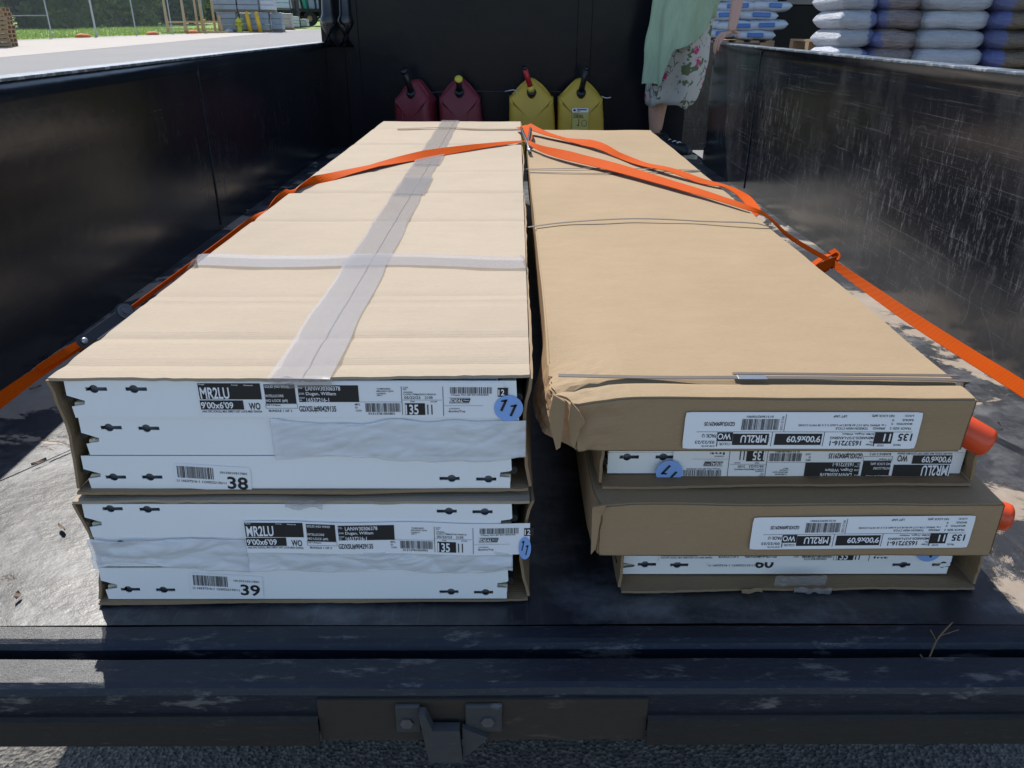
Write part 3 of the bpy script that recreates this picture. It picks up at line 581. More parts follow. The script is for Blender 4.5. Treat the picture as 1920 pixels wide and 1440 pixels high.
# flatbed trailer with leaning panels
tr = thing('flatbed_trailer', 'dark flatbed trailer parked across the yard', 'trailer', (-15.6, 64, gz(-12, 64)), -.1)
box('deck', M['shed'], tr, -1.0, 5.6, -1.2, 1.2, .95, 1.15)
box('frame_rail', M['shed'], tr, -.8, 5.4, -.4, .4, .65, .94)
for x in (.3, 1.5, 2.8):
    bm = bmesh.new(); tube(bm, [(x, -1.15, .5), (x, -.8, .5)], .48, 20); w_ = build('wheel', bm, M['tyre'], tr)
    bm = bmesh.new(); tube(bm, [(x, -1.17, .5), (x, -1.151, .5)], .2, 14); build('hub', bm, M['wood'], w_)
for i, (x, m, lb, ln) in enumerate([(-15.9, 'wrap_white', 'pale panel pack leaning leftmost on the trailer', .35), (-15.25, 'wrap_tan', 'beige panel pack leaning on the trailer beside the green one', .45), (-14.65, 'teal', 'teal green panel leaning on the trailer', .5), (-14.25, 'wrap_grey', 'grey panel frame leaning right of the green panel', .2), (-13.7, 'wrap_grey', 'last grey panel frame on the trailer by the stake post', .1)]):
    bm = bmesh.new(); a, b = -.02, .38 if m != 'teal' else .2
    P = [(a, 0), (b, 0), (b-ln*.8, 2.2), (a-ln*.8, 2.2)]; vs0 = [bm.verts.new((x_, -.9, z_)) for x_, z_ in P]; vs1 = [bm.verts.new((x_, .9, z_)) for x_, z_ in P]
    bm.faces.new(vs0); bm.faces.new(vs1[::-1])
    for k in range(4): bm.faces.new((vs0[k], vs1[k], vs1[(k+1) % 4], vs0[(k+1) % 4]))
    o = build('panel_pack', bm, M[m]); o.location = (x, 64, gz(x, 64)+1.17); tag(o, lb, 'panel', 'panels leaning on the trailer')
load(-14.0, 60.0, 0, .5, .7, .5, 'wrap_white', 0, 'low white load on the ground under the trailer edge', group='wrapped loads across the yard', tiers=2)

# ================================================================ RIGHT BACKGROUND: SHED AND BAGGED GOODS
sh = thing('storage_shed', 'dark open storage shed behind the bagged goods', 'building', (0, 0, gz(0, 14)))
box('rear_wall', M['shed'], sh, 2.6, 16, 17.0, 17.2, 0, 5); box('side_wall', M['shed'], sh, 2.4, 2.6, 12.2, 17.2, 0, 5)
box('side_wall', M['shed'], sh, 16, 16.2, 12.2, 17.2, 0, 5); box('roof', M['shed'], sh, 2.2, 16.4, 9.5, 17.4, 5.0, 5.2)
box('post', M['shed_post'], sh, 3.68, 3.79, 12.0, 12.12, 0, 4.99); box('post', M['shed_post'], sh, 9.5, 9.7, 12.0, 12.2, 0, 4.99)
box('shelf_beam', M['beam'], sh, 4.37, 9.0, 13.4, 13.5, 1.50, 1.66)
box('shelf_board', M['shed'], sh, 4.3, 9.0, 13.5, 14.4, 1.50, 1.54)
box('divider_wall', M['shed'], sh, 3.80, 3.95, 12.6, 16.9, 0, 4.6)
def bag_mesh(L, W, H, seed, pinch=.022):
    """a filled bag: pillow with flattened, crinkled seam ends"""
    nu, nvv = 22, 18; V = []; F = []; r = random.Random(seed); ph = [r.uniform(0, 9) for _ in range(4)]
    for i in range(nu+1):
        t = i/nu; x = (t-.5)*L; e = min(t, 1-t)*L
        fz = (1-math.exp(-e/pinch))*.80+.20; fy = .86+.14*min(1, e/.1)
        for j in range(nvv):
            a = 2*math.pi*j/nvv; ca, sa = math.cos(a), math.sin(a)
            y = W/2*fy*math.copysign(abs(ca)**.5, ca); z = H/2*fz*math.copysign(abs(sa)**.6, sa)
            k = 1 + .16*nz(x*9+ph[0], y*9, z*16+ph[1]) + .05*math.sin(y*70+ph[2])*math.exp(-e/.05); z = z*k + .012*nz(x*4+ph[3], y*4)
            V.append((x, y*(1+.03*nz(x*12, z*22, ph[1])), z + H/2))
    for i in range(nu):
        for j in range(nvv): F.append((i*nvv+j, i*nvv+(j+1) % nvv, (i+1)*nvv+(j+1) % nvv, (i+1)*nvv+j))
    F.append(tuple(range(nvv-1, -1, -1))); F.append(tuple(range(nu*nvv, (nu+1)*nvv)))
    return V, F
def bag_me(nm, *a):
    V, F = bag_mesh(*a); me = bpy.data.meshes.new(nm); me.from_pydata(V, [], F); me.update()
    for f in me.polygons: f.use_smooth = True
    return me
def stack(x0, ymid, base, spec, layers, nm, dz=.118):
    """spec: list of (offset x, offset y, rot, mesh list, colour word)"""
    for k in range(layers):
        for (ox, oy, rz, mes, word, cat) in spec:
            o = bpy.data.objects.new('filled_bag', mes[k % len(mes)]); C.objects.link(o)
            o.location = (x0+ox+rnd.uniform(-.012, .012), ymid+oy+rnd.uniform(-.015, .015), base+k*dz); o.rotation_euler = (rnd.uniform(-.015, .015), rnd.uniform(-.015, .015), rz+rnd.uniform(-.03, .03))
            wd = 'topmost' if k == layers-1 else (ordw + ['eleventh', 'twelfth', 'thirteenth', 'fourteenth', 'fifteenth'])[k] + ' from the pallet' if k else 'lowest'
            tag(o, f'{word}, {wd}', 'bag', nm)
def mats(me, m): me.materials.append(M[m]); return me
wA = [mats(bag_me('white_bag', .27, .62, .142, 50+i), 'bag_white_narrow') for i in range(3)]
pA = [mats(bag_me('mauve_bag', .33, .62, .142, 60+i), 'bag_pink') for i in range(3)]
wB = [mats(bag_me('white_bag', .46, .62, .142, 70+i), 'bag_white') for i in range(3)]
bB = [mats(bag_me('brown_bag', .88, .62, .142, 80+i), 'bag_brown') for i in range(3)]
YB = 6.1
def bag_pallet(x, y, w_, lb):
    p = copy_tree(pal0); p.location = (x, y, gz(x, y)); p.rotation_euler = (0, 0, 0); p.scale = (w_/1.2, .75, 1); tag(p, lb, 'pallet', 'pallets under the near bags')
bag_pallet(2.55, YB, .60, 'wooden pallet under the narrower near stack of bags'); bag_pallet(3.49, YB-.15, 1.25, 'wooden pallet under the wide near stack of brown bags')
bz = gz(3, YB)+.14
stack(2.42, YB, bz, [(0, 0, 0, wA, 'white bag in the leftmost near column', 'bag'), (.265, -.03, 0, pA, 'mauve bag in the second near column', 'bag')], 14, 'white and mauve bags stacked right of the shed')
stack(3.03, YB-.12, bz, [(0, 0, 0, wB, 'white bag in the third near column', 'bag'), (.64, -.06, 0, bB, 'brown bag in the column at the right edge', 'bag')], 14, 'white and brown bags stacked at the right edge')
# pallet beside the shed opening
box_t = None
for k in range(3):
    p = copy_tree(pal0); p.location = (3.42, 9.3, gz(3.4, 9.3)+.3+k*.145) if False else (3.95, 9.4, gz(3.4, 9.3)+.72+k*.145); p.scale = (1, 1, 1); p.rotation_euler = (0, 0, .05); tag(p, ['lowest', 'middle', 'top'][k]+' pallet of the pile showing left of the white bags', 'pallet', 'pallets beside the white bags')
load(3.95, 9.4, 0, 1.1, 1.0, .70, 'wood_grey', .05, 'weathered crate carrying the pallets left of the white bags', top='wood_grey', group=None, tiers=2)
# white and blue bags on a pallet behind the person
wx, wy = 2.62, 10.6
load(wx, wy, 0, 1.3, 1.0, .92, 'bag_blue', 0, 'wrapped white load below the pallet of blue printed bags', group=None, tiers=6)
p = copy_tree(pal0); p.location = (wx, wy, gz(wx, wy)+.96); p.rotation_euler = (0, 0, 0); tag(p, 'wooden pallet under the blue printed bags behind the person', 'pallet')
fb_ = [mats(bag_me('printed_bag', .50, .5, .118, 90+i), 'bag_blue') for i in range(2)]
for k in range(9):
    for i in range(3):
        o = bpy.data.objects.new('printed_bag', fb_[(k+i) % 2]); C.objects.link(o)
        o.location = (wx-.42+i*.42+(.12 if k % 2 else -.03)+rnd.uniform(-.04, .04), wy-.2+rnd.uniform(-.02, .02), gz(wx, wy)+1.11+k*.1); o.rotation_euler = (rnd.uniform(-.05, .05), rnd.uniform(-.04, .04), rnd.uniform(-.1, .1))
        tag(o, f"{['left','middle','right'][i]} blue and white bag, {(ordw[k] + ' layer') if k else 'lowest layer'} of the pile behind the person", 'bag', 'blue printed bags behind the person')
        pr = box('blue_print', M['blue_print'], o, -.12+rnd.uniform(0, .1), rnd.uniform(.08, .16), -.270, -.248, .035, .085, bev=.01)

# ================================================================ TRUCK BODY
XL, XR, YB0, YE = -1.12, 1.17, 0.83, 5.30
HL, HR, YRW = 0.625, 0.648, 4.72
truck = thing('truck_bed', 'black steel truck bed with scuffed side walls and tail ledge', 'truck bed', (0, YB0, 0)); TO = Vector((0, -YB0, 0))
def tbox(name, mat, x0, x1, y0, y1, z0, z1, **k):
    o = box(name, M[mat], truck, x0, x1, y0, y1, z0, z1, **k); o.location = TO; return o
def tbuild(name, bm, mat, parent=None, smooth=False):
    o = build(name, bm, M[mat], parent or truck, smooth)
    if parent is None: o.location = TO
    return o
# floor with slight buckling
V = []; F = []; nx, ny = 60, 110
for j in range(ny+1):
    for i in range(nx+1):
        x = XL-.02+(XR-XL+.04)*i/nx; y = YB0+(YE+.05-YB0)*j/ny; V.append((x, y, .004*nz(x*1.7, y*1.1)-.003))
for j in range(ny):
    for i in range(nx): a = j*(nx+1)+i; F.append((a, a+1, a+nx+2, a+nx+1))
o = pyd('bed_floor', V, F, M['floor'], truck, True); o.location = TO
def wall(name, x, out_, H, y0, y1, mat):
    """side wall sheet: faint dents, rolled top edge"""
    V = []; F = []; ny_, nz_ = 90, 14
    for side in (0, 1):
        for j in range(ny_+1):
            for k in range(nz_+1):
                y = y0+(y1-y0)*j/ny_; z = -.01+(H+.01)*k/nz_
                d = .004*nz(y*1.6+out_*7, z*3) if 0 < k < nz_ else 0
                V.append((x + (out_*.055 if side else d), y, z))
    n = (ny_+1)*(nz_+1); ix = lambda j, k, s_: s_*n+j*(nz_+1)+k
    for j in range(ny_):
        for k in range(nz_):
            q = (ix(j, k, 0), ix(j+1, k, 0), ix(j+1, k+1, 0), ix(j, k+1, 0)); F.append(q if out_ > 0 else q[::-1]); q = (ix(j, k, 1), ix(j, k+1, 1), ix(j+1, k+1, 1), ix(j+1, k, 1)); F.append(q if out_ > 0 else q[::-1])
        F.append((ix(j, nz_, 0), ix(j, nz_, 1), ix(j+1, nz_, 1), ix(j+1, nz_, 0)))
    F.append(tuple(ix(0, k, 0) for k in range(nz_+1)) + tuple(ix(0, k, 1) for k in range(nz_, -1, -1))); F.append(tuple(ix(ny_, k, 1) for k in range(nz_+1)) + tuple(ix(ny_, k, 0) for k in range(nz_, -1, -1)))
    o = pyd(name, V, F, M[mat], truck); o.location = TO
    for f in o.data.polygons: f.use_smooth = abs(f.normal.x) > .9
    return o
lw = wall('side_wall', XL, -1, HL, .62, YE+.02, 'wall_left'); lw['label'] = 'left side wall in its own shade, dusty black'
rw = wall('side_wall', XR, 1, HR, .62, YRW, 'wall_scuffed'); rw['label'] = 'right side wall, sunlit and heavily scratched'
tbox('top_rail', 'rail', XL-.058, XL+.003, .62, YE+.02, HL-.002, HL+.006, bev=.002)
tbox('top_rail', 'rail', XR-.003, XR+.058, .62, YRW+.003, HR-.002, HR+.006, bev=.002)
# weld seams on the walls
tbox('weld_seam', 'lip', XR-.004, XR-.001, 3.83, 3.84, .02, HR-.01); tbox('weld_seam', 'lip', XL+.001, XL+.004, 3.05, 3.06, .02, HL-.01)
# dusty foot strip along the right wall and the bolts in it
tbox('bulkhead', 'wall_front', XL-.02, 1.165, YE, YE+.05, -.02, 1.52)
for x in (-1.0, .45): tbox('bulkhead_rib', 'wall_front', x, x+.09, YE-.012, YE-.0005, .02, 1.5, bev=.004)
tbox('corner_post', 'wall_scuffed', 1.172, 1.62, YE+.06, YE+.12, -.02, .64)
def stake(x, y):
    bm = bmesh.new(); tube(bm, [(x, y, HL-.02), (x, y, HL+.10), (x+.004, y, HL+.125), (x+.005, y, HL+.16), (x+.01, y, .92), (x+.015, y, 1.5)], [.045, .045, .05, .036, .032, .026], 12); tbuild('stake_post', bm, 'wall_left', None, True)
stake(-1.075, 5.2); stake(-.985, 5.27)
# tail: lip, first ledge, second ledge, angle irons, centre plate, latch bracket
def prof(name, pts, mat, x0=-1.24, x1=1.28, n=60, jit=.0012):
    V = []; F = []; m = len(pts)
    for i in range(n+1):
        x = x0+(x1-x0)*i/n
        for k, (y, z) in enumerate(pts): V.append((x, y+jit*nz(x*5, k*3.1), z+jit*nz(x*6, 9+k*2.3)))
    for i in range(n):
        for k in range(m-1): F.append((i*m+k, (i+1)*m+k, (i+1)*m+k+1, i*m+k+1))
    o = pyd(name, V, F, M[mat], truck); o.location = TO
    bv = o.modifiers.new('w', 'SOLIDIFY'); bv.thickness = .003; bv.offset = -1 
    return o
prof('tail_lip', [(.823, -.012), (.822, -.002), (.818, .0015), (.798, .0008), (.792, -.001), (.788, -.006), (.7875, -.040)], 'lip')
prof('tail_ledge', [(.7630, -.045), (.7625, -.003), (.7600, .0), (.7240, -.0005), (.7175, -.003), (.7145, -.009), (.7140, -.048)], 'lip')
tbox('gap_floor', 'shed', -1.24, 1.28, .7635, .787, -.060, -.031)
tbox('rear_channel', 'shed', -1.24, 1.28, .7150, .82, -.075, -.061)
tbox('centre_plate', 'rust', -.232, .18, .7080, .7138, -.082, -.0125)
for x0, x1 in ((-1.22, -.2325), (.1805, 1.26)):
    o = prof('angle_iron', [(.7148, -.0415), (.708, -.0420), (.704, -.044), (.7035, -.083)], 'iron', x0, x1, 30, .0006)
def lug(x0, x1, wob):
    bm = bmesh.new(); bx(bm, x0, x1, .7015, .7078, -.096, -.051, bev=.002); return bm
br = bpy.data.objects.new('latch_bracket', None); C.objects.link(br); br.parent = truck; br.location = TO + Vector((0, 0, .0345))
build('lug', lug(-.135, -.104, 0), M['bracket'], br); build('lug', lug(-.048, -.002, 0), M['bracket'], br)
for x, z in ((-.121, -.078), (-.020, -.076)):
    bm = bmesh.new(); tube(bm, [(x, .702, z), (x, .6985, z)], .0085, 6); build('bolt_head', bm, M['bolt'], br)
bm = bmesh.new()
P = [(-.104, -.052), (-.098, -.082), (-.094, -.134), (-.055, -.134), (-.052, -.080), (-.0555, -.080), (-.058, -.081), (-.090, -.081), (-.095, -.060)]
for pts in ([(-.104, -.052), (-.096, -.052), (-.088, -.078), (-.055, -.078), (-.052, -.134), (-.094, -.134)],):
    a = [bm.verts.new((x, .688, z)) for x, z in pts]; b = [bm.verts.new((x, .7015, z)) for x, z in pts]; bm.faces.new(a); bm.faces.new(b[::-1])
    for k in range(len(a)): bm.faces.new((a[k], b[k], b[(k+1) % len(a)], a[(k+1) % len(a)]))
a = [(-.0515, -.080), (-.020, -.096), (-.0315, -.112), (-.0515, -.133)]
va = [bm.verts.new((x, .6935, z)) for x, z in a]; vb = [bm.verts.new((x, .7015, z)) for x, z in a]; bm.faces.new(va[::-1]); bm.faces.new(vb)
for k in range(4): bm.faces.new((va[k], va[(k+1) % 4], vb[(k+1) % 4], vb[k]))
build('hook_cup', bm, M['bracket'], br)
# chassis under the bed, with added shade panels
for x in (-.45, .40): tbox('chassis_rail', 'shed', x, x+.09, .95, 5.2, -.30, -.03)
for x in (-1.02, 1.02): tbox('added_shade_panel', 'shed', x-.01, x+.01, 1.6, 5.2, -.58, -.031)  # unseen panels added to keep light off the ground below the bed
tbox('bed_underside', 'shed', XL-.06, XR+.06, .83, YE, -.03, -.012)
for sx in (-1, 1):
    x = sx*.86
    bm = bmesh.new(); tube(bm, [(x-.13, 3.2, -.365), (x+.13, 3.2, -.365)], .31, 28); w_ = tbuild('wheel', bm, 'tyre')
    bm = bmesh.new(); tube(bm, [(x+sx*.131, 3.2, -.365), (x+sx*.14, 3.2, -.365)], .16, 18); build('rim', bm, M['galv'], w_)

# loose bits on the floor and ledge
def chips():
    V = []; F = []; r = random.Random(5)
    for i in range(70):
        if i < 26: x, y = r.uniform(-1.05, -.62), r.uniform(.86, 2.6)
        elif i < 50: x, y = r.uniform(-1.115, -1.02), r.uniform(1.2, 4)
        else: x, y = r.uniform(.72, 1.12), r.uniform(.9, 3)
        a = r.uniform(0, 3.14); L = r.uniform(.008, .028); W = r.uniform(.002, .006); n = len(V); z = .003
        for t in range(6):
            q = t/5-.5; cx = x+math.cos(a)*q*L; cy = y+math.sin(a)*q*L; k = W*(1-abs(q)*1.6)*r.uniform(.6, 1.2)
            V += [(cx-math.sin(a)*k, cy+math.cos(a)*k, z+.003+.004*abs(q)), (cx+math.sin(a)*k, cy-math.cos(a)*k, z)]
        for t in range(5): F.append((n+2*t, n+2*t+1, n+2*t+3, n+2*t+2))
    o = pyd('paint_chips', V, F, M['chip']); tag(o, 'curled dark paint chips scattered on the truck floor', 'debris', kind='stuff')
chips()
for x, y, z, r_, lb in [(-.365, .774, -.026, .0055, 'pale pebble on the tail ledge under the left stack'), (-.316, .775, -.024, .007, 'larger tan pebble on the tail ledge under the left stack'), (.90, 2.33, .006, .012, 'dark pebble on the floor by the right wall'), (.975, 2.32, .004, .006, 'small pebble by the right wall near the stray strap')]:
    bm = bmesh.new(); bmesh.ops.create_icosphere(bm, subdivisions=2, radius=r_)
    for v in bm.verts: v.co *= 1+.35*nz(v.co.x*200, v.co.y*200, v.co.z*200)
    o = build('pebble', bm, M['pebble'], None, True); o.location = (x, y, z); tag(o, lb, 'pebble')
bm = bmesh.new(); tube(bm, smooth_path([(.545, .772, -.032), (.550, .774, -.01), (.556, .778, .012), (.572, .782, .034)], 4), [.0011]*12+[.0006], 5)
tube(bm, [(.555, .778, .010), (.546, .776, .022), (.540, .774, .029)], .0006, 4); tube(bm, [(.556, .778, .016), (.580, .778, .026)], .0006, 4); tube(bm, [(.546, .773, -.018), (.534, .770, -.004)], .0008, 4)
bmesh.ops.transform(bm, matrix=Matrix.Translation((.006, -.010, .014)) @ Matrix.Diagonal((1, 1, 1.15, 1)), verts=bm.verts)
tag(build('dry_twig', bm, M['twig']), 'dry forked twig standing on the tail ledge at right', 'twig')

# ================================================================ DOOR SECTION BUNDLES
def keyhole(cx, cz, a=0, s_=1):
    """outline of a slotted hole with a round middle"""
    L, h, r_ = .0135*s_, .0026*s_, .0058*s_; off = -.003*s_ if a == 0 else .003*s_; P = []
    P += [(cx-L, cz-h), (cx+off-math.sqrt(r_*r_-h*h), cz-h)]
    a0 = math.pi+math.asin(h/r_); a1 = 2*math.pi-math.asin(h/r_)
    for k in range(1, 7): t = a0+(a1-a0)*k/7; P.append((cx+off+r_*math.cos(t), cz+r_*math.sin(t)))
    P += [(cx+off+math.sqrt(r_*r_-h*h), cz-h), (cx+L, cz-h), (cx+L, cz+h), (cx+off+math.sqrt(r_*r_-h*h), cz+h)]
    a0 = math.asin(h/r_); a1 = math.pi-a0
    for k in range(1, 7): t = a0+(a1-a0)*k/7; P.append((cx+off+r_*math.cos(t), cz+r_*math.sin(t)))
    P += [(cx+off-math.sqrt(r_*r_-h*h), cz+h), (cx-L, cz+h)]; return P
def plate(outline, holes, y, thick, name, mat, parent):
    cu = bpy.data.curves.new('p', 'CURVE'); cu.dimensions = '2D'; cu.fill_mode = 'BOTH'; cu.extrude = thick/2
    for pts in [outline]+holes:
        sp = cu.splines.new('POLY'); sp.points.add(len(pts)-1); sp.use_cyclic_u = True
        for q, (x, z) in zip(sp.points, pts): q.co = (x, z, 0, 1)
    ob = bpy.data.objects.new('p', cu); C.objects.link(ob); dg = bpy.context.evaluated_depsgraph_get(); dg.update()
    me = bpy.data.meshes.new_from_object(ob.evaluated_get(dg)); bpy.data.objects.remove(ob); bpy.data.curves.remove(cu)
    me.transform(Matrix(((1, 0, 0, 0), (0, 0, -1, y), (0, 1, 0, 0), (0, 0, 0, 1)))); me.name = name
    me.materials.clear(); return link(name, me, mat, parent)
def panel(parent, x0, x1, z0, z1, y, ylen, holes, lprof, rprof, name='door_section'):
    """insulated door section: end cap with keyholes, body, tongue and groove edges"""
    h = z1-z0
    Lp = [(x0+dx, z0+h*t) for t, dx in lprof]; Rp = [(x1+dx, z0+h*t) for t, dx in rprof]
    P = Lp[::-1] + Rp       # left side downwards, then right side upwards
    o = plate(P, [keyhole(*hh) for hh in holes], y+.001, .0014, name, M['white_steel'], parent)
    box('recess', M['slot_dark'], o, x0+.024, x1-.024, y+.009, y+.012, z0+.003, z1-.003)
    box('skin_sheet', M['white_steel'], o, x0+.022, x1-.022, y+.013, y+ylen, z0+.0012, z1-.0012)
    # foam and rubber seen at the long edges
    for sx, xx in ((-1, x0), (1, x1)):
        bm = bmesh.new(); a, b = (xx-.001, xx+.018) if sx < 0 else (xx-.018, xx+.001)
        bx(bm, a, b, y+.006, y+ylen*.98, z0+h*.10, z0+h*.36, bev=.002); bx(bm, a+sx*-.001, b, y+.004, y+ylen*.98, z0+h*.66, z0+h*.94, bev=.002)
        build('foam_edge', bm, M['foam'], o)
        bm = bmesh.new(); q = xx+sx*.004; tube(bm, [(q, y+.004, z0+h*.52), (q, y+ylen*.9, z0+h*.52)], .006, 8); build('rubber_seal', bm, M['gap'], o)
    return o
LPN = [(0, 0), (.30, -.001), (.31, .002), (.36, .016), (.46, .017), (.56, .002), (.60, -.004), (1, -.003)]
RPN = [(0, 0), (.34, 0), (.36, -.014), (.5, -.013), (.54, 0), (.58, .002), (1, .001)]
PLAIN = [(0, 0), (1, 0)]

def warp_crease(creases, amp=.004, wd=.012):
    return lambda y: sum(-amp*a*math.exp(-((y-c)/wd)**2) for c, a in creases)
def carton_sleeve(t, x0, x1, y0, y1, z0, z1, dxr, mat_out, creases, seam=None, sag=0, zb=None, lean=0, yback=.06, shift=.03):
    """open-ended cardboard sleeve: two top flaps, two sides, a bottom. shift = sideways drift along its length"""
    cr = warp_crease(creases); zt = z1
    def dt(u, v, p):
        y = y0+(y1-y0)*v; jag = .0022*nz(p.x*70, 3)+.002*nz(p.x*15, 5) if v == 0 else 0
        return Vector((0, jag, cr(y) + .0022*nz(p.x*4, y*2.2, z1*9) + .0012*nz(p.x*14, y*9) - (.003*(1-v)*0)))
    xm = seam if seam is not None else None
    if xm is not None:
        sheet('top_flap', (x0, y0, zt), (xm-.0015, y0, zt), (xm-.0015+shift, y1, zt), (x0+shift*.9, y1, zt), 24, 260, M[mat_out], t, .004, dt)
        sheet('top_flap', (xm+.0015, y0, zt+.001), (x1, y0+.008, zt+.001), (x1+shift*1.3, y1, zt+.001), (xm+.0015+shift, y1, zt+.001), 24, 260, M[mat_out], t, .004, dt)
    else:
        sheet('top_flap', (x0, y0, zt), (x1, y0, zt), (x1+shift*1.3, y1, zt), (x0+shift*.9, y1, zt), 40, 200, M[mat_out], t, .004, dt)
    sd = lambda s_: (lambda u, v, p: Vector((s_*(.006*nz(p.y*2.1, p.z*9+s_)+lean*math.sin(math.pi*u)*(1-v)) + .002*nz(p.y*30, p.z*60), .003*nz(p.z*80, 2) if v == 0 else 0, 0)))
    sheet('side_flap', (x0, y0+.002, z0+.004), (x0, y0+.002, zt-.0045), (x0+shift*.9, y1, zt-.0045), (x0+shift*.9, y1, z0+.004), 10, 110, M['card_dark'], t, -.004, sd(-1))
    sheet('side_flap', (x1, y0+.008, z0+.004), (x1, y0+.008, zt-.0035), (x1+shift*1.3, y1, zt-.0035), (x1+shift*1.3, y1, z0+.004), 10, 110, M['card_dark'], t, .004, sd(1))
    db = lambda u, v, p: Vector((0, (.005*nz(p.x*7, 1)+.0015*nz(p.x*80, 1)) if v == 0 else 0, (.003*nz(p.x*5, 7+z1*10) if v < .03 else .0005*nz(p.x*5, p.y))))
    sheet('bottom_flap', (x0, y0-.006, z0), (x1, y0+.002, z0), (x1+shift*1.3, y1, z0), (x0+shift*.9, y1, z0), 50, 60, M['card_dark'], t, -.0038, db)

def bundle_label(t, ox, oz, y, number=None, warp=None, rot180=False, flipH=50.1, contents=None, items=None, size=(386, 50.1)):
    lab = paper('label', (ox, y-.0006, oz), (1, 0, 0), (0, 0, 1), size[0], size[1], t, warp=warp, round_=0)
    pr = Print(); it = list(items or PRINT_BUNDLE)
    if number: it = [(k, number.get(tx, tx), *r_) for k, tx, *r_ in it]
    pr.items(it)
    pr.emit((ox, y-.0008, oz), (1, 0, 0), (0, 0, 1), lab, warp, size, rot180)
    return lab
def sticker11(t, x, z, y, rot=0, warp=None, squash=1):
    n = 28; rr = .0185
    V = [(x, y-.0022, z)] + [(x+rr*squash*math.cos(2*math.pi*k/n), y-.0022, z+rr*math.sin(2*math.pi*k/n)) for k in range(n)]
    V += [(a, b+.0004, c) for a, b, c in V]
    F = [(0, 1+(k+1) % n, 1+k) for k in range(n)] + [(n+1, n+2+k, n+2+(k+1) % n) for k in range(n)]
    o = pyd('round_sticker', V, F, M['blue_sticker'], t)
    pr = Print(); c, s_ = math.cos(rot), math.sin(rot)
    for bx_, by_ in ((-5.0, 3.6), (5.6, -2.6)):
        for pts in ([(-4.6, -6.2), (-1.8, -7.0), (3.9, 7.6), (1.1, 7.6)], [(3.9, 7.6), (-3.2, 6.6), (-3.6, 4.6), (2.6, 4.9)]):
            pr.quad(1, [((bx_+a)*1.15*c-(by_+b)*1.15*s_, (bx_+a)*1.15*s_+(by_+b)*1.15*c) for a, b in pts])
    pr.emit((x, y-.0023, z), (squash, 0, 0), (0, 0, 1), o)
def number_label(t, ox, oz, y, num, rot, code):
    ax = (math.cos(rot), 0, math.sin(rot)); up = (-math.sin(rot), 0, math.cos(rot))
    lab = paper('number_label', (ox, y-.0006, oz), ax, up, 101, 38, t, round_=2)
    pr = Print(); pr.bars(4.7, 16.5, 52, 34.5, num)
    pr.text(1, code, 61, 26.5, 96, 29.8, bold=.12); pr.text(1, 'U 16537216-1 1230522135/11', 3, 10, 68, 13.6, bold=.12); pr.text(1, num, 69.5, 3.5, 96.5, 22.5, bold=.7)
    pr.emit((ox, y-.0008, oz), ax, up, lab)

# --- upper left bundle
ub = thing('door_panel_bundle', 'upper left bundle of white door panels in a taped cardboard sleeve, number 38 sticker', 'panel bundle', (-.27, .885, .176)); UO = -Vector((-.27, .885, .176))
class Sub:                                       # parts are modelled in bed coordinates and hung on the thing
    pass
def settle(t):
    for ch in t.children:
        if ch.location.length < 1e-9: ch.location = -t.location
carton_sleeve(ub, -.567, .032, .883, 3.64, .178, .346, 0, 'card_light', [(2.93, 1), (2.05, .9), (2.36, .5), (1.73, .7), (1.165, .35), (1.02, .8), (1.20, .4), (.925, .7), (3.38, .5)], seam=-.252, lean=-.006)
panel(ub, -.548, .014, .2885, .341, .886, 2.70, [(-.513, .329), (-.463, .329)], LPN, RPN)
panel(ub, -.543, .018, .2325, .2875, .888, 2.70, [(-.507, .273), (-.459, .272), (-.062, .273, 1), (-.010, .273, 1)], LPN, RPN)
panel(ub, -.552, .008, .1815, .2315, .887, 2.70, [(-.516, .199), (-.468, .199), (-.073, .197, 1), (-.024, .196, 1)], LPN, RPN)
bundle_label(ub, -.3864, .2897, .886)
sticker11(ub, .0055, .3037, .886)
number_label(ub, -.439, .1835, .887, '38', R(-4), '10133010317001')
# --- lower left bundle
lb_ = thing('door_panel_bundle', 'lower left bundle of white door panels with crumpled label and number 39 sticker', 'panel bundle', (-.27, .87, 0), group=None)
carton_sleeve(lb_, -.572, .034, .872, 3.62, .001, .171, 0, 'card_light', [(2, .5)], lean=-.012)
panel(lb_, -.558, .009, .1135, .1665, .872, 2.70, [(-.522, .159), (-.473, .158), (-.077, .155, 1), (-.029, .154, 1)], LPN, RPN)
panel(lb_, -.556, .010, .0615, .1125, .875, 2.70, [(-.521, .100), (-.460, .100)], LPN, RPN)
panel(lb_, -.560, .004, .006, .0605, .873, 2.70, [(-.526, .023), (-.477, .022), (-.078, .018, 1), (-.029, .017, 1)], LPN, RPN)
wl = lambda x, y: Vector((0, -.0022*(50-y)/50*(1+.35*math.sin(x*.03)), (-.004*(x/390) + .0012*math.sin(x*.035))*1))
bundle_label(lb_, -.351, .0905, .8705, warp=wl, number={'01313781003801': '01313781003901'})
sticker11(lb_, .0285, .098, .8690, squash=.45)
number_label(lb_, -.441, .0155, .873, '39', R(-4), '19133310317001')
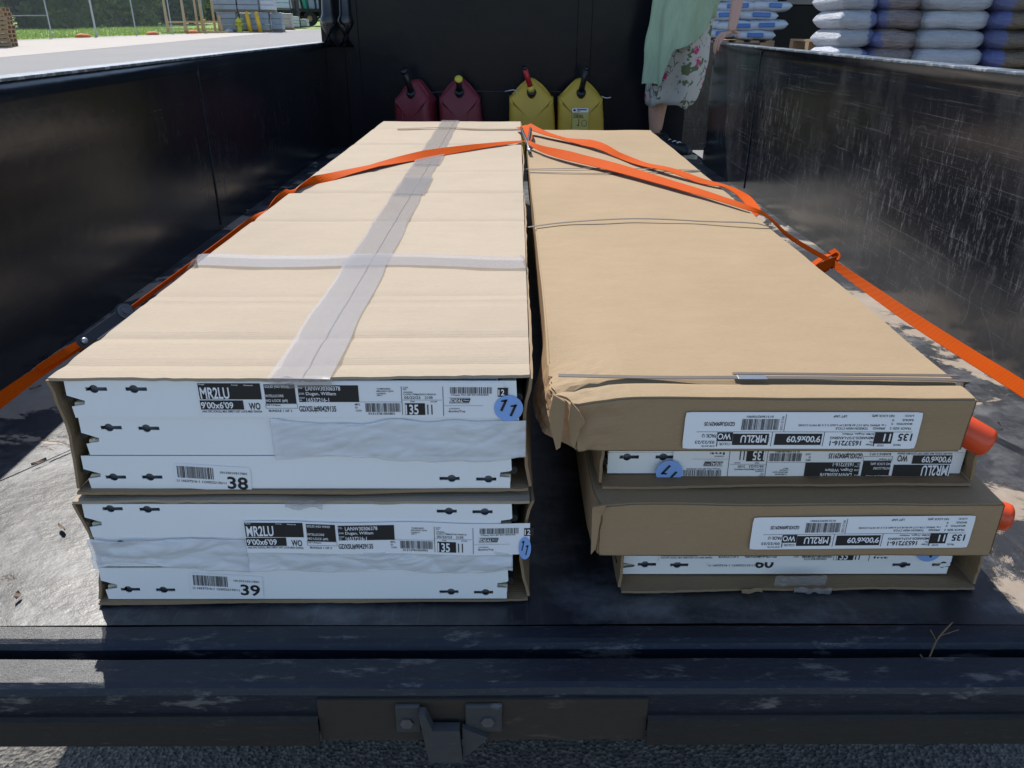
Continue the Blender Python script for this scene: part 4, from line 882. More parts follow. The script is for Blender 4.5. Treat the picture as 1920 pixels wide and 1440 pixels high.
# --- right hand stack: open bundles between closed cartons
rb1 = thing('door_panel_bundle', 'panel bundle squeezed between the two closed cartons of the right stack', 'panel bundle', (.39, .92, .176))
carton_sleeve(rb1, .133, .640, .90, 3.45, .177, .252, 0, 'card_gold', [], lean=0)
panel(rb1, .143, .636, .182, .215, .925, 2.5, [(.172, .208), (.222, .208)], PLAIN, PLAIN); panel(rb1, .143, .636, .2155, .2470, .925, 2.5, [], PLAIN, PLAIN)
bundle_label(rb1, .232, .1745, .9235, rot180=True, number={'BUNDLE 1 OF 2': 'BUNDLE 2 OF 2', 'Bot/Int/Top': 'Int'}, warp=lambda x, y: Vector((0, -.003*(50-y)/50, 0))) 
sticker11(rb1, .2275, .1890, .9190, rot=R(165))
rb2 = thing('door_panel_bundle', 'lowest panel bundle of the right stack on the truck floor with torn tape', 'panel bundle', (.43, .9, 0))
carton_sleeve(rb2, .170, .690, .897, 3.45, .001, .088, 0, 'card_gold', [], lean=0)
panel(rb2, .176, .660, .0075, .044, .925, 2.5, [(.211, .025), (.259, .024), (.589, .024, 1), (.648, .024, 1)], LPN, RPN); panel(rb2, .176, .668, .0450, .082, .926, 2.5, [], PLAIN, PLAIN)
bundle_label(rb2, .228, .0305, .9240, number={'BUNDLE 1 OF 2': 'BUNDLE 2 OF 2', 'Bot/Int/Top': 'Int', '01313781003801': '01313781003902'})
sticker11(rb2, .622, .052, .9225)
pr = Print(); pr.text(1, 'U 16537216-1 1230522135/11', 0, 0, 68, 3.4, bold=.12); pr.text(1, '60', 69, -3, 96, 14, bold=.7)
nl = paper('number_label', (.300, .9246, .0195), (1, 0, 0), (0, 0, 1), 100, 18, rb2, round_=1); pr.emit((.302, .9243, .0225), (1, 0, 0), (0, 0, 1), nl)

# --- closed cartons
def carton(name, x0, x1, y0, y1, z0, z1, label, crush, seed, shift=.03):
    t = thing(name, label, 'carton', ((x0+x1)/2, y0, z0)); V = []; F = []; W, L, H = x1-x0, y1-y0, z1-z0
    nx_, ny_, nz_ = 44, 150, 12
    ys = [ (j/ny_)**1.5 for j in range(ny_+1)]
    def defo(x, y, z):
        u, v, q = (x-x0)/W, (y-y0), (z-z0)/H
        # rounded arrises and soft bulging
        dx = .002*nz(y*3+seed, z*12); dz_ = (.0026*nz(x*4, y*2+seed) + .0016*nz(x*11, y*8+seed))*(1 if q > .5 else .3); dy = .0018*nz(x*7, z*20+seed)
        if crush:   # crushed near-left corner: folded in at the front, bulged out behind
            f = math.exp(-v/.05); lft = max(0, 1-u*W/.10)
            dx += .034*math.exp(-(v/.030)**2)*lft*(.6+.4*(1-q)) - .022*math.exp(-((v-.14)/.10)**2)*lft*(1-q)
            dz_ -= .020*math.exp(-((v-.10)/.10)**2)*lft**1.5*q + .006*math.exp(-v/.02)*q*(.4+.6*lft)
            k = math.exp(-((v-.06)/.07)**2)*lft; dx += .006*k*nz(y*60, z*70, 1); dz_ += .005*k*nz(x*70, y*55, 2); dy += .006*math.exp(-v/.01)*lft*nz(z*60, x*40)
            dz_ -= .0045*math.exp(-((v-.045)/.006)**2)*(q > .9)      # dent pulled in by the band
        else:
            lft = max(0, 1-u*W/.05); k = math.exp(-v/.03)*lft; dx += .010*k + .003*k*nz(y*60, z*70, 1); dz_ += -.004*k*q + .003*k*nz(x*70, y*55, 2)
        return Vector((x+dx+shift*(y-y0)/L*(.9+.4*u), y+dy, z+dz_))
    def face(fn, na, nb, mat_i, fl=False):
        n = len(V)
        for b in range(nb+1):
            for a in range(na+1): V.append(defo(*fn(a/na, b/nb)))
        for b in range(nb):
            for a in range(na): q = (n+b*(na+1)+a, n+b*(na+1)+a+1, n+(b+1)*(na+1)+a+1, n+(b+1)*(na+1)+a); F.append((q[::-1] if fl else q, mat_i))
    g = lambda t: t**1.5
    face(lambda a, b: (x0+W*a, y0+L*g(b), z1), nx_, ny_, 0); face(lambda a, b: (x0+W*a, y0+L*g(b), z0), nx_, ny_, 1, True)
    face(lambda a, b: (x0+W*a, y0, z0+H*b), nx_, nz_, 1); face(lambda a, b: (x0+W*a, y1, z0+H*b), nx_, nz_, 1, True)
    face(lambda a, b: (x0, y0+L*g(b), z0+H*a), nz_, ny_, 1); face(lambda a, b: (x1, y0+L*g(b), z0+H*a), nz_, ny_, 1, True)
    me = bpy.data.meshes.new('carton_shell'); me.from_pydata(V, [], [f for f, _ in F]); me.update()
    me.materials.append(M['card_gold']); me.materials.append(M['card_end'])
    for p_, (_, m_) in zip(me.polygons, F): p_.material_index = m_
    b2 = bmesh.new(); b2.from_mesh(me); bmesh.ops.remove_doubles(b2, verts=b2.verts, dist=1e-5)
    es = [e for e in b2.edges if len(e.link_faces) == 2 and e.calc_face_angle(0) > 1.0 and not (abs(e.verts[0].co.y-y1) < .05)]
    bmesh.ops.bevel(b2, geom=es, offset=.0028, segments=2, affect='EDGES'); b2.to_mesh(me); b2.free()
    sh_ = bpy.data.objects.new('carton_shell', me); C.objects.link(sh_); sh_.parent = t
    return t, defo
def carton_label(t, x, z, y, digits, tilt=0):
    W_, H_ = SIZE_CARTON; lab = paper('label', (x, y-.002, z), (math.cos(tilt), 0, math.sin(tilt)), (-math.sin(tilt), 0, math.cos(tilt)), W_, H_, t)
    pr = Print(); pr.items([(k, digits if tx == '01313692758901' else tx, *r_) for k, tx, *r_ in PRINT_CARTON], flip=True)
    pr.emit((x, y-.0021, z), (math.cos(tilt), 0, math.sin(tilt)), (-math.sin(tilt), 0, math.cos(tilt)), lab)
cA, dA = carton('hardware_carton', .060, .586, .860, 3.47, .254, .333, 'top closed carton of the right stack with crushed corner and grey band', True, 3)
carton_label(cA, .2255, .2605, .859, '01313692758901')
cC, dC = carton('hardware_carton', .118, .667, .860, 3.45, .090, .1755, 'lower closed carton of the right stack, third layer from the top', False, 11)
carton_label(cC, .332, .1035, .859, '01313692759001', R(.6))
# the crease of the front flap and torn edges
def strip(name, pts, wd, side, mat, t, th=.0008, k=4): return ribbon(name, pts, [(wd, side)]*len(pts), M[mat], t, th, k)
def flap(t, pts, mat, name='torn_flap'):
    n = len(pts); V = [Vector(p) for p in pts]; V += [v+Vector((.0, .0035, .0)) for v in V]
    F = [tuple(range(n)), tuple(range(2*n-1, n-1, -1))] + [(i, n+i, n+(i+1) % n, (i+1) % n) for i in range(n)]
    pyd(name, V, F, M[mat], t)
flap(cA, [(.082, .856, .327), (.092, .846, .318), (.100, .848, .303), (.094, .852, .290), (.089, .855, .262), (.084, .8575, .268), (.080, .857, .300)], 'card_end')
flap(cA, [(.060, .852, .338), (.074, .850, .330), (.074, .855, .292), (.071, .857, .262), (.066, .857, .258), (.058, .856, .290), (.056, .855, .315)], 'card_end')
flap(cC, [(.116, .856, .172), (.134, .853, .178), (.128, .856, .158), (.124, .857, .105), (.118, .857, .095)], 'card_end')
z_ = .3345
for (pts, wd) in [([(.070, .915, .336), (.20, .909, z_+.0015), (.325, .906, z_+.003), (.46, .905, z_+.0025), (.588, .904, z_), (.592, .904, .325), (.593, .904, .262)], .008),
                  ([(.30, .917, z_+.003), (.325, .916, z_+.004), (.588, .912, z_+.0035)], .006),
                  ([(.052, 1.715, .336), (.14, 1.755, .338), (.30, 1.785, .340), (.45, 1.765, .339), (.596, 1.725, .336), (.599, 1.725, .26)], .007),
                  ([(.066, 2.47, .336), (.33, 2.475, .339), (.606, 2.46, .336)], .007), ([(.074, 2.42, .335), (.3, 2.39, .338), (.55, 2.44, .336), (.606, 2.46, .3365)], .007)]:
    strip('packing_band', pts, wd, (0, 1, .05), 'band', cA)
box('band_seal', M['steel'], cA, .300, .337, .9005, .9125, .3372, .3384, bev=.0005)
def tube_end(t, p, d, L=.042, r_=.0205):
    d = Vector(d).normalized(); p = Vector(p); bm = bmesh.new(); lathe(bm, [(.011, -.02), (.011, .014)], 16, axis_matrix(p, d)); build('tube_rod', bm, M['blue_steel'], t, True)
    bm = bmesh.new(); lathe(bm, [(r_*.8, .010), (r_*.98, .012), (r_, .016), (r_, L+.006), (r_*.95, L+.011), (r_*.8, L+.0135), (.001, L+.014)], 28, axis_matrix(p, d)); build('end_cap', bm, M['red_cap'], t, True)
tube_end(cA, (.592, .910, .272), (.78, -.42, -.38)); tube_end(cC, (.672, .930, .122), (.8, -.30, -.12), L=.036)
# tape and film
def tape(t, name, pts, wd, side, mat='tape', th=.0004, k=8): return strip(name, pts, wd, side, mat, t, th, k)
P = []
for i in range(28): v = i/27; y = .880+2.76*v; P.append((-.254+.012*v+.002*math.sin(i*2.1), y,   .3506+.0008*math.sin(i*1.7)))
tape(ub, 'packing_tape', [(-.254, .8805, .3425), (-.254, .8795, .3485)]+P, .078, (1, .03, 0), k=3)
tape(ub, 'packing_tape', [(-.575, 1.395, .32), (-.570, 1.395, .347), (-.545, 1.397, .3512), (-.4, 1.385, .3514), (-.2, 1.40, .3520), (0, 1.381, .3514), (.038, 1.380, .350), (.0425, 1.380, .31)], .072, (0, 1, .02))
tape(ub, 'packing_tape', [(-.44, 3.33, .3505), (-.25, 3.37, .3520), (-.1, 3.33, .3512), (.068, 3.34, .3505)], .03, (0, 1, 0), 'tape_brown')
for a, b, c in ((2.45, 2.75, -.252), (2.0, 2.25, -.256)): tape(ub, 'packing_tape', [(c+.010, a, .3518), (c+.012, (a+b)/2, .3520), (c+.012, b, .3518)], .082, (1, .05, 0))
def film(t, x0, x1, z0, z1, y, seed, amp=.004):
    def d(u, v, p): return Vector((0, -.002-abs(amp*1.9*nz(p.x*11+p.z*30+seed, p.z*34-p.x*7)) - .003*abs(nz(p.x*34-p.z*40, p.z*70+seed)), .013*nz(p.x*7, seed+v*2)*abs(2*v-1)**2 + .004*nz(p.x*25, seed+v)*abs(2*v-1)))
    sheet('plastic_film', (x0, y, z0), (x1, y, z0), (x1, y, z1), (x0, y, z1), 150, 26, M['film'], t, .0003, d, True)
film(lb_, -.566, -.352, .062, .112, .874, 3); film(lb_, -.352, .012, .058, .090, .873, 9, .005); film(ub, -.30, .028, .228, .286, .887, 5, .002)
def crumple(t, x0, x1, z0, z1, y, seed, mat='tape', amp=.006):
    def d(u, v, p): return Vector((.003*nz(p.z*90, seed), -.002-abs(amp*nz(p.x*60+seed, p.z*80)), .006*nz(p.x*50, seed+v*3)))
    sheet('tape_end', (x0, y, z0), (x1, y, z0), (x1, y, z1), (x0, y, z1), 26, 8, M[mat], t, .0003, d)
crumple(ub, -.293, -.214, .336, .349, .879, 2); crumple(rb2, .42, .475, .001, .010, .893, 7, amp=.006); crumple(rb2, .345, .375, .001, .008, .893, 17, 'card_dark', amp=.004); crumple(rb2, .395, .47, .001, .022, .905, 27, amp=.004); crumple(lb_, -.29, -.24, .165, .176, .868, 4)
for t in (ub, lb_, rb1, rb2, cA, cC): settle(t)

# ================================================================ ORANGE STRAPS
def strap(name, label, pts, W, extra=None):
    t = thing(name, label, 'strap', pts[0]); o = ribbon('webbing', pts, W, M['orange'], t, .0016, 8); o.location = -t.location; return t
up = (0, 0, 1)
sL = strap('ratchet_strap', 'orange ratchet strap over the left stack, running down its left side to the ratchet',
  [(.066, 2.955, .355), (-.10, 2.80, .356), (-.25, 2.62, .357), (-.393, 2.40, .3555), (-.50, 2.20, .3535), (-.556, 2.035, .349), (-.600, 1.93, .318), (-.70, 1.76, .255), (-.802, 1.58, .188)],
  [(.025, (.35, 1, 0)), (.03, (.2, 1, .25)), (.045, (.2, 1, .2)), (.042, (.2, 1, 0)), (.032, (.3, 1, .1)), (.022, (.4, 1, .1)), (.016, (.4, .9, .3)), (.014, (.5, .6, .6)), (.016, (.5, .2, .8))])
o = ribbon('webbing', [(-.858, 1.484, .152), (-.905, 1.375, .128), (-.94, 1.29, .106), (-1.0, 1.14, .065), (-1.06, 1.0, .02)], [(.016, (.6, 0, -.75)), (.021, (.55, 0, -.8)), (.026, (.55, 0, -.8)), (.028, (.6, 0, -.75)), (.03, (.7, 0, -.6))], M['orange'], sL, .0016, 8); o.location = -sL.location
o = ribbon('webbing', [(-.857, 1.486, .156), (-.876, 1.43, .149), (-.900, 1.378, .138)], [(.012, (.6, 0, -.75)), (.016, (.55, 0, -.8)), (.012, (.5, .2, -.8))], M['orange'], sL, .0016, 8); o.location = -sL.location
# ratchet buckle
rt = bpy.data.objects.new('ratchet_buckle', None); C.objects.link(rt); rt.parent = sL; rt.location = -sL.location
A0, A1 = Vector((-.862, 1.480, .150)), Vector((-.800, 1.590, .190)); dd = (A1-A0).normalized(); nn = Vector((.75, -.25, .6)); nn = (nn-dd*nn.dot(dd)).normalized(); ss = dd.cross(nn)
RM = Matrix((( dd.x, ss.x, nn.x, A0.x), (dd.y, ss.y, nn.y, A0.y), (dd.z, ss.z, nn.z, A0.z), (0, 0, 0, 1)))
for s_ in (-.014, .014):
    bm = bmesh.new(); bx(bm, -.012, .118, -.011, .011, s_-.0012+.003, s_+.0012+.003, bev=.001); bmesh.ops.transform(bm, matrix=RM, verts=bm.verts); build('side_plate', bm, M['dark_steel'], rt)
    bm = bmesh.new(); lathe(bm, [(.014, s_+.0043), (.014, s_+.0062)], 20, RM @ Matrix.Translation((-.002, 0, 0))); build('hinge_disc', bm, M['dark_steel'], rt)
bm = bmesh.new()
for k in range(14):
    a = 2*math.pi*k/14; bx(bm, -.003, .003, -.003, .003, -.0015, .0015, M=RM @ Matrix.Translation((.106+.0125*math.cos(a), .0125*math.sin(a), .019)) @ Matrix.Rotation(a, 4, 'Z'))
lathe(bm, [(.0115, .0165), (.0115, .0205)], 24, RM @ Matrix.Translation((.106, 0, 0))); lathe(bm, [(.006, .0206), (.006, .024)], 16, RM @ Matrix.Translation((.106, 0, 0)))
build('ratchet_wheel', bm, M['bolt'], rt)
for s_ in (-.014, .014):
    bm = bmesh.new(); lathe(bm, [(.0195, s_+.0012), (.0195, s_+.0036)], 24, RM @ Matrix.Translation((.106, 0, 0))); build('ratchet_cheek', bm, M['dark_steel'], rt)
bm = bmesh.new(); lathe(bm, [(.0065, .0238), (.0065, .026), (.004, .0275)], 16, RM @ Matrix.Translation((-.002, 0, 0))); build('rivet', bm, M['steel'], rt, True)
bm = bmesh.new(); tube(bm, [RM @ Vector((.02, .012, .019)), RM @ Vector((.095, .013, .019))], .0012, 6); build('spring_wire', bm, M['steel'], rt)

sR = strap('lashing_strap', 'tight twisted orange strap across the right carton, knotted beside the right wall',
  [(.080, 2.93, .358), (.125, 2.80, .352), (.205, 2.62, .355), (.33, 2.42, .352), (.46, 2.17, .348), (.55, 1.98, .346), (.600, 1.885, .341), (.64, 1.88, .325), (.70, 1.87, .276), (.80, 1.855, .222)],
  [(.014, (.3, 1, .2)), (.022, (.3, 1, .6)), (.040, (.3, 1, .45)), (.046, (.3, 1, .25)), (.034, (.3, 1, .2)), (.018, (.3, 1, .4)), (.012, (.3, 1, .8)), (.012, (0, 1, .6)), (.013, (0, .8, .8)), (.014, (0, .8, .8))])
o = ribbon('webbing', [(.80, 1.855, .222), (.835, 1.76, .200), (.886, 1.61, .170), (.94, 1.47, .143), (.996, 1.336, .117), (1.06, 1.18, .08), (1.10, 1.05, .03)], [(.016, (.4, .1, .9)), (.022, (.6, 0, .7)), (.027, (.7, 0, .6)), (.030, (.8, .1, .5)), (.031, (.8, .1, .5)), (.031, (.8, .1, .4)), (.03, (.8, .1, .3))], M['orange'], sR, .0016, 8); o.location = -sR.location
# knot: folded loops of webbing
for pts, W_ in [([(.765, 1.87, .205), (.785, 1.875, .219), (.806, 1.88, .229), (.820, 1.875, .228), (.814, 1.86, .219), (.80, 1.85, .210)], [(.020, (.5, -.8, .2))]*6),
                ([(.750, 1.835, .195), (.785, 1.84, .214), (.812, 1.85, .222), (.806, 1.87, .205), (.785, 1.87, .192)], [(.022, (.4, .3, .8))]*5),
                ([(.80, 1.85, .205), (.814, 1.862, .216), (.826, 1.88, .228), (.820, 1.90, .236)], [(.018, (.7, -.5, 0))]*4)]:
    o = ribbon('knot_loop', pts, W_, M['orange'], sR, .0018, 6); o.location = -sR.location
sU = strap('loose_strap', 'loose wavy orange strap lying behind the tight one on the right carton',
  [(.090, 3.34, .366), (.155, 3.22, .352), (.225, 3.10, .346), (.30, 2.96, .350), (.345, 2.84, .352), (.385, 2.70, .345), (.44, 2.53, .343), (.50, 2.38, .350), (.56, 2.25, .342), (.61, 2.17, .342), (.630, 2.08, .338), (.628, 1.98, .333), (.625, 1.90, .325)],
  [(.042, (.4, .9, .3)), (.038, (.4, .9, .1)), (.036, (.5, .8, 0)), (.042, (.6, .8, .4)), (.030, (.7, .5, .5)), (.02, (.7, .5, .8)), (.025, (.6, .6, .2)), (.03, (.5, .8, .1)), (.02, (.5, .8, .5)), (.022, (.5, .6, 0)), (.03, (1, .2, 0)), (.025, (1, .2, .3)), (.018, (.8, .2, .8))])
# steel hook pair between the stacks
hk = thing('strap_hooks', 'dark steel hooks joining the orange straps between the two stacks', 'hook', (.075, 2.98, .35))
for dx, m in ((-.012, 'dark_steel'), (.022, 'dark_steel')):
    bm = bmesh.new(); tube(bm, smooth_path([(.078+dx, 3.28, .362), (.078+dx, 3.15, .372), (.080+dx*.6, 3.02, .365), (.084, 2.90, .350), (.088, 2.84, .336), (.086, 2.80, .345)], 5), .006, 8); o = build('hook', bm, M[m], hk, True); o.location = -hk.location
bm = bmesh.new(); tube(bm, [(.083, 2.83, .345), (.086, 2.74, .352)], .006, 8); o = build('hook_tip', bm, M['steel'], hk, True); o.location = -hk.location
o = ribbon('webbing', [(.066, 3.30, .366), (.080, 3.15, .374), (.088, 3.0, .362), (.08, 2.93, .356)], [(.04, (1, 0, .3)), (.045, (1, 0, 0)), (.03, (1, 0, 0)), (.02, (1, 0, 0))], M['orange'], hk, .0016, 6); o.location = -hk.location

# ================================================================ FUEL CANS
def can(x, wd, h, mat, rz, label, spout, collar='black_plastic', cap=None, base=0.0):
    t = thing('fuel_can', label, 'fuel can', (x, 5.13, base), rz, 'fuel cans against the front wall'); W = wd/2
    P = [(-W, 0), (W, 0), (W, h*.70), (W*.96, h*.755), (W*.60, h*.865), (W*.24, h*.975), (W*.06, h), (-W*.06, h), (-W*.24, h*.975), (-W*.60, h*.865), (-W*.96, h*.755), (-W, h*.70)]
    D = .10; r_c = .042; cz = h*.45; V = []; F = []; m_ = len(P); L = []
    for k in range(5): th = math.pi/2*k/4; L.append((-D + r_c*(1-math.sin(th)), 1-(r_c/W)*(1-math.cos(math.pi/2-th))*.62 if False else 1-(r_c/W)*(1-math.sin(th))*.62))
    rings = [(-D + r_c*(1-math.cos(math.pi/2*k/4)), 1-(r_c/W)*(1-math.sin(math.pi/2*k/4))*.75) for k in range(5)]; rings += [(-y_, s_) for y_, s_ in rings[::-1]]
    Q = [Vector((x_, 0, z_)) for x_, z_ in P]; Q = smooth_path(Q+[Q[0]], 3)[:-1]; m_ = len(Q)
    for y_, s_ in rings:
        for q in Q:
            z_ = cz+(q.z-cz)*s_; lean = (max(0, z_-h*.66)/(h*.34))**1.3*.070*(1 if y_ < 0 else .15)
            groove = -.004*math.exp(-((z_-h*.60)/.008)**2) if y_ < 0 else 0
            V.append((q.x*(s_+groove*3), y_+lean-groove, z_))
    n_ = len(rings)
    for a_ in range(n_-1):
        for k in range(m_): F.append((a_*m_+k, a_*m_+(k+1) % m_, (a_+1)*m_+(k+1) % m_, (a_+1)*m_+k))
    c0 = len(V); V.append((0, -D, cz)); V.append((0, D, cz))
    # belly bulge on the front
    V[c0] = (0, -D-.006, cz)
    for k in range(m_): F.append((c0, (k+1) % m_, k)); F.append((c0+1, (n_-1)*m_+k, (n_-1)*m_+(k+1) % m_))
    o = pyd('can_body', V, F, M[mat], t, True)
    for s_ in (-1, 1):
        bm = bmesh.new(); tube(bm, [(s_*W*.42, -D-.0035, .05), (s_*W*.42, -D-.0035, h*.56)], .0035, 6); build('moulded_rib', bm, M[mat], t, True)
    # raised handle ridges
    for s_ in (-1, 1):
        bm = bmesh.new(); tube(bm, smooth_path([(s_*W*.10, .01, h*.975), (s_*W*.45, -.005, h*.90), (s_*W*.82, -.02, h*.775)], 4), .012, 8); build('handle', bm, M[mat], t, True)
    nz_ = h*.80; bm = bmesh.new(); lathe(bm, [(.030, -.01), (.030, .022), (.026, .028)], 20, Matrix.Translation((0, -.055, nz_)) @ Matrix.Rotation(R(40), 4, 'X')); build('collar', bm, M[collar], t, True)
    p0 = Vector((0, -.065, nz_+.02)); (dx, dz_, m, r_) = spout
    bm = bmesh.new(); tube(bm, [p0, p0+Vector((dx*.5, -.02, dz_*.5)), p0+Vector((dx, -.045, dz_))], [r_*1.1, r_, r_], 14); build('spout', bm, M[m], t, True)
    bm = bmesh.new(); e = p0+Vector((dx, -.045, dz_)); tube(bm, [e, e+Vector((dx*.1, -.008, dz_*.1))], r_*(1.35 if cap else .8), 14); build('spout_tip', bm, M[cap or 'black_plastic'], t, True)
    if m == 'red_plastic': bm = bmesh.new(); tube(bm, [p0-Vector((0, 0, .005)), p0+Vector((dx*.2, -.005, dz_*.22))], r_*1.3, 14); build('spout_base', bm, M['yellow_plastic'], t, True)
    return t
c1 = can(-.555, .225, .425, 'can_red', R(-16), 'dark red fuel can, leftmost, with a tall black spout', (-.018, .115, 'black_plastic', .018), cap='black_plastic'); 
c2 = can(-.278, .252, .435, 'can_red', 0, 'red fuel can with a short black spout and yellow cap, second from left', (0, .065, 'black_plastic', .018), cap='yellow_plastic')
c3 = can(.164, .272, .435, 'can_yellow', 0, 'plain yellow fuel can with a slanting red spout', (-.042, .125, 'red_plastic', .016))
c4 = can(.468, .272, .435, 'can_yellow', 0, 'yellow diesel can with a printed label and black spout, rightmost', (.022, .125, 'black_plastic', .017))
lab = paper('label', (-.052, -.1085, .11), (1, 0, 0), (0, 0, 1), 100, 165, c4, M['can_label'], round_=4)
lab2 = paper('warning_strip', (-.055, -.1092, .250), (1, 0, 0), (0, 0, 1), 100, 24, c4, M['paper'], round_=0)
pr = Print(); pr.text(1, 'DIESEL', 8, 106, 70, 126, bold=1.2); pr.text(1, 'DANGER', 8, 128, 40, 134, bold=.3); pr.rect(1, 38, 58, 42, 100); pr.quad(1, [(30, 64), (38, 58), (42, 58), (42, 63), (32, 69)])
for k in range(20): a, b = 2*math.pi*k/20, 2*math.pi*(k+1)/20; pr.quad(1, [(74+17*math.cos(a), 76+20*math.sin(a)), (74+17*math.cos(b), 76+20*math.sin(b)), (74+14*math.cos(b), 76+17*math.sin(b)), (74+14*math.cos(a), 76+17*math.sin(a))])
for k in range(4): pr.rect(1, 8, 8+k*8, 90 if k < 2 else 34, 11+k*8)
pr.emit((-.052, -.1088, .11), (1, 0, 0), (0, 0, 1), lab)
pr = Print(); pr.rect(1, 30, 12, 90, 19); pr.rect(1, 8, 6, 22, 18); pr.rect(1, 30, 5, 52, 8); pr.emit((-.055, -.1095, .250), (1, 0, 0), (0, 0, 1), lab2)
# bungee cord holding the cans
bg_ = thing('bungee_cord', 'black bungee cord with steel hooks between the fuel cans', 'cord', (0, 5.15, .37))
bm = bmesh.new(); tube(bm, smooth_path([(-.48, 5.13, .348), (-.30, 5.14, .360), (-.10, 5.12, .360), (.0, 5.10, .361)], 5), .004, 6); tube(bm, [(.26, 5.15, .362), (.36, 5.12, .358)], .004, 6); o = build('cord', bm, M['black_plastic'], bg_, True); o.location = -bg_.location
bm = bmesh.new(); tube(bm, smooth_path([(-.0, 5.10, .362), (.02, 5.09, .366), (.055, 5.085, .372), (.075, 5.08, .362), (.065, 5.08, .349)], 5), .0035, 6); o = build('hook', bm, M['steel'], bg_, True); o.location = -bg_.location
bm = bmesh.new(); tube(bm, smooth_path([(.60, 5.13, .335), (.63, 5.12, .325), (.66, 5.12, .330)], 4), .004, 6); o = build('hook', bm, M['steel'], bg_, True); o.location = -bg_.location
# rag at the left foot
def d_(u, v, p): return Vector((.02*nz(u*3, v*4), .02*nz(v*5, u), .018+.025*abs(nz(u*6, v*6))))
o = sheet('crumpled_rag', (-.83, 3.9, 0), (-.76, 3.9, 0), (-.74, 4.15, 0), (-.80, 4.15, 0), 14, 14, M['wood_grey'], None, .002, d_, True); tag(o, 'crumpled grey rag on the floor by the left wall', 'rag')

# ================================================================ PERSON
per = thing('person', 'person in a long green top and floral skirt, one hand on the right wall', 'person', (1.0, 5.05, 0)); PO = -per.location
def skin(name, verts, edges, radii, mat, root=0, sub=2, parent=per):
    me = bpy.data.meshes.new(name); me.from_pydata(verts, edges, []); me.update(); o = bpy.data.objects.new(name, me); C.objects.link(o)
    m = o.modifiers.new('s', 'SKIN'); m.use_smooth_shade = True
    for i, r_ in enumerate(radii): me.skin_vertices[0].data[i].radius = (r_, r_) if not isinstance(r_, tuple) else r_; me.skin_vertices[0].data[i].use_root = (i == root)
    s_ = o.modifiers.new('u', 'SUBSURF'); s_.levels = sub; s_.render_levels = sub
    dg = bpy.context.evaluated_depsgraph_get(); dg.update(); m2 = bpy.data.meshes.new_from_object(o.evaluated_get(dg)); bpy.data.objects.remove(o); bpy.data.meshes.remove(me)
    m2.materials.clear(); q = link(name, m2, M[mat], parent, True); q.location = PO; return q
bv = [(1.06, 5.04, .86), (1.08, 5.02, .98), (1.12, 5.0, 1.12), (1.15, 4.98, 1.27), (1.16, 4.96, 1.36), (1.16, 4.93, 1.43), (1.16, 4.92, 1.53), (1.16, 4.92, 1.60),     # 0-7 spine
      (1.28, 4.95, 1.31), (1.325, 4.90, 1.10), (1.270, 4.72, .86), (1.242, 4.655, .735), (1.228, 4.625, .70),                                                    # 8-12 left arm to wrist, palm
      (1.02, 5.0, 1.30), (.93, 5.02, 1.08), (.97, 4.92, .92),                                                                                               # 13-15 other arm
      (.97, 5.05, .80), (.945, 5.05, .47), (.935, 5.085, .28), (.945, 5.09, .10),                                                                            # 16-19 leg
      (1.12, 5.08, .80), (1.02, 5.17, .47), (.985, 5.22, .28), (.98, 5.23, .10)]                                                                            # 20-23 leg
be = [(0, 1), (1, 2), (2, 3), (3, 4), (4, 5), (5, 6), (6, 7), (3, 8), (8, 9), (9, 10), (10, 11), (11, 12), (3, 13), (13, 14), (14, 15), (0, 16), (16, 17), (17, 18), (18, 19), (0, 20), (20, 21), (21, 22), (22, 23)]
brd = [(.15, .11), (.13, .10), (.12, .09), (.12, .085), (.055, .05), (.05, .05), (.075, .09), (.06, .07), .05, .043, .036, .026, (.035, .018), .05, .043, .03, .085, .055, .050, .034, .085, .055, .050, .034]
skin('body', bv, be, brd, 'skin')
# the hand on the wall: palm over the rail, fingers hanging down inside
fing = [[(1.238, 4.632, .702), (1.198, 4.600, .700), (1.170, 4.580, .672), (1.160, 4.573, .640), (1.157, 4.570, .612)],
        [(1.228, 4.622, .702), (1.182, 4.608, .700), (1.158, 4.592, .668), (1.149, 4.586, .630), (1.146, 4.584, .596)],
        [(1.222, 4.628, .702), (1.176, 4.628, .698), (1.153, 4.614, .664), (1.146, 4.608, .632), (1.145, 4.606, .605)],
        [(1.220, 4.640, .700), (1.178, 4.648, .694), (1.158, 4.640, .664), (1.152, 4.636, .642), (1.151, 4.635, .624)],
        [(1.250, 4.630, .708), (1.262, 4.598, .704), (1.256, 4.568, .694), (1.246, 4.548, .688)]]
for f_ in fing: skin('finger', f_, [(i, i+1) for i in range(len(f_)-1)], [.0115, .0105, .0095, .0085, .0068][:len(f_)], 'skin')
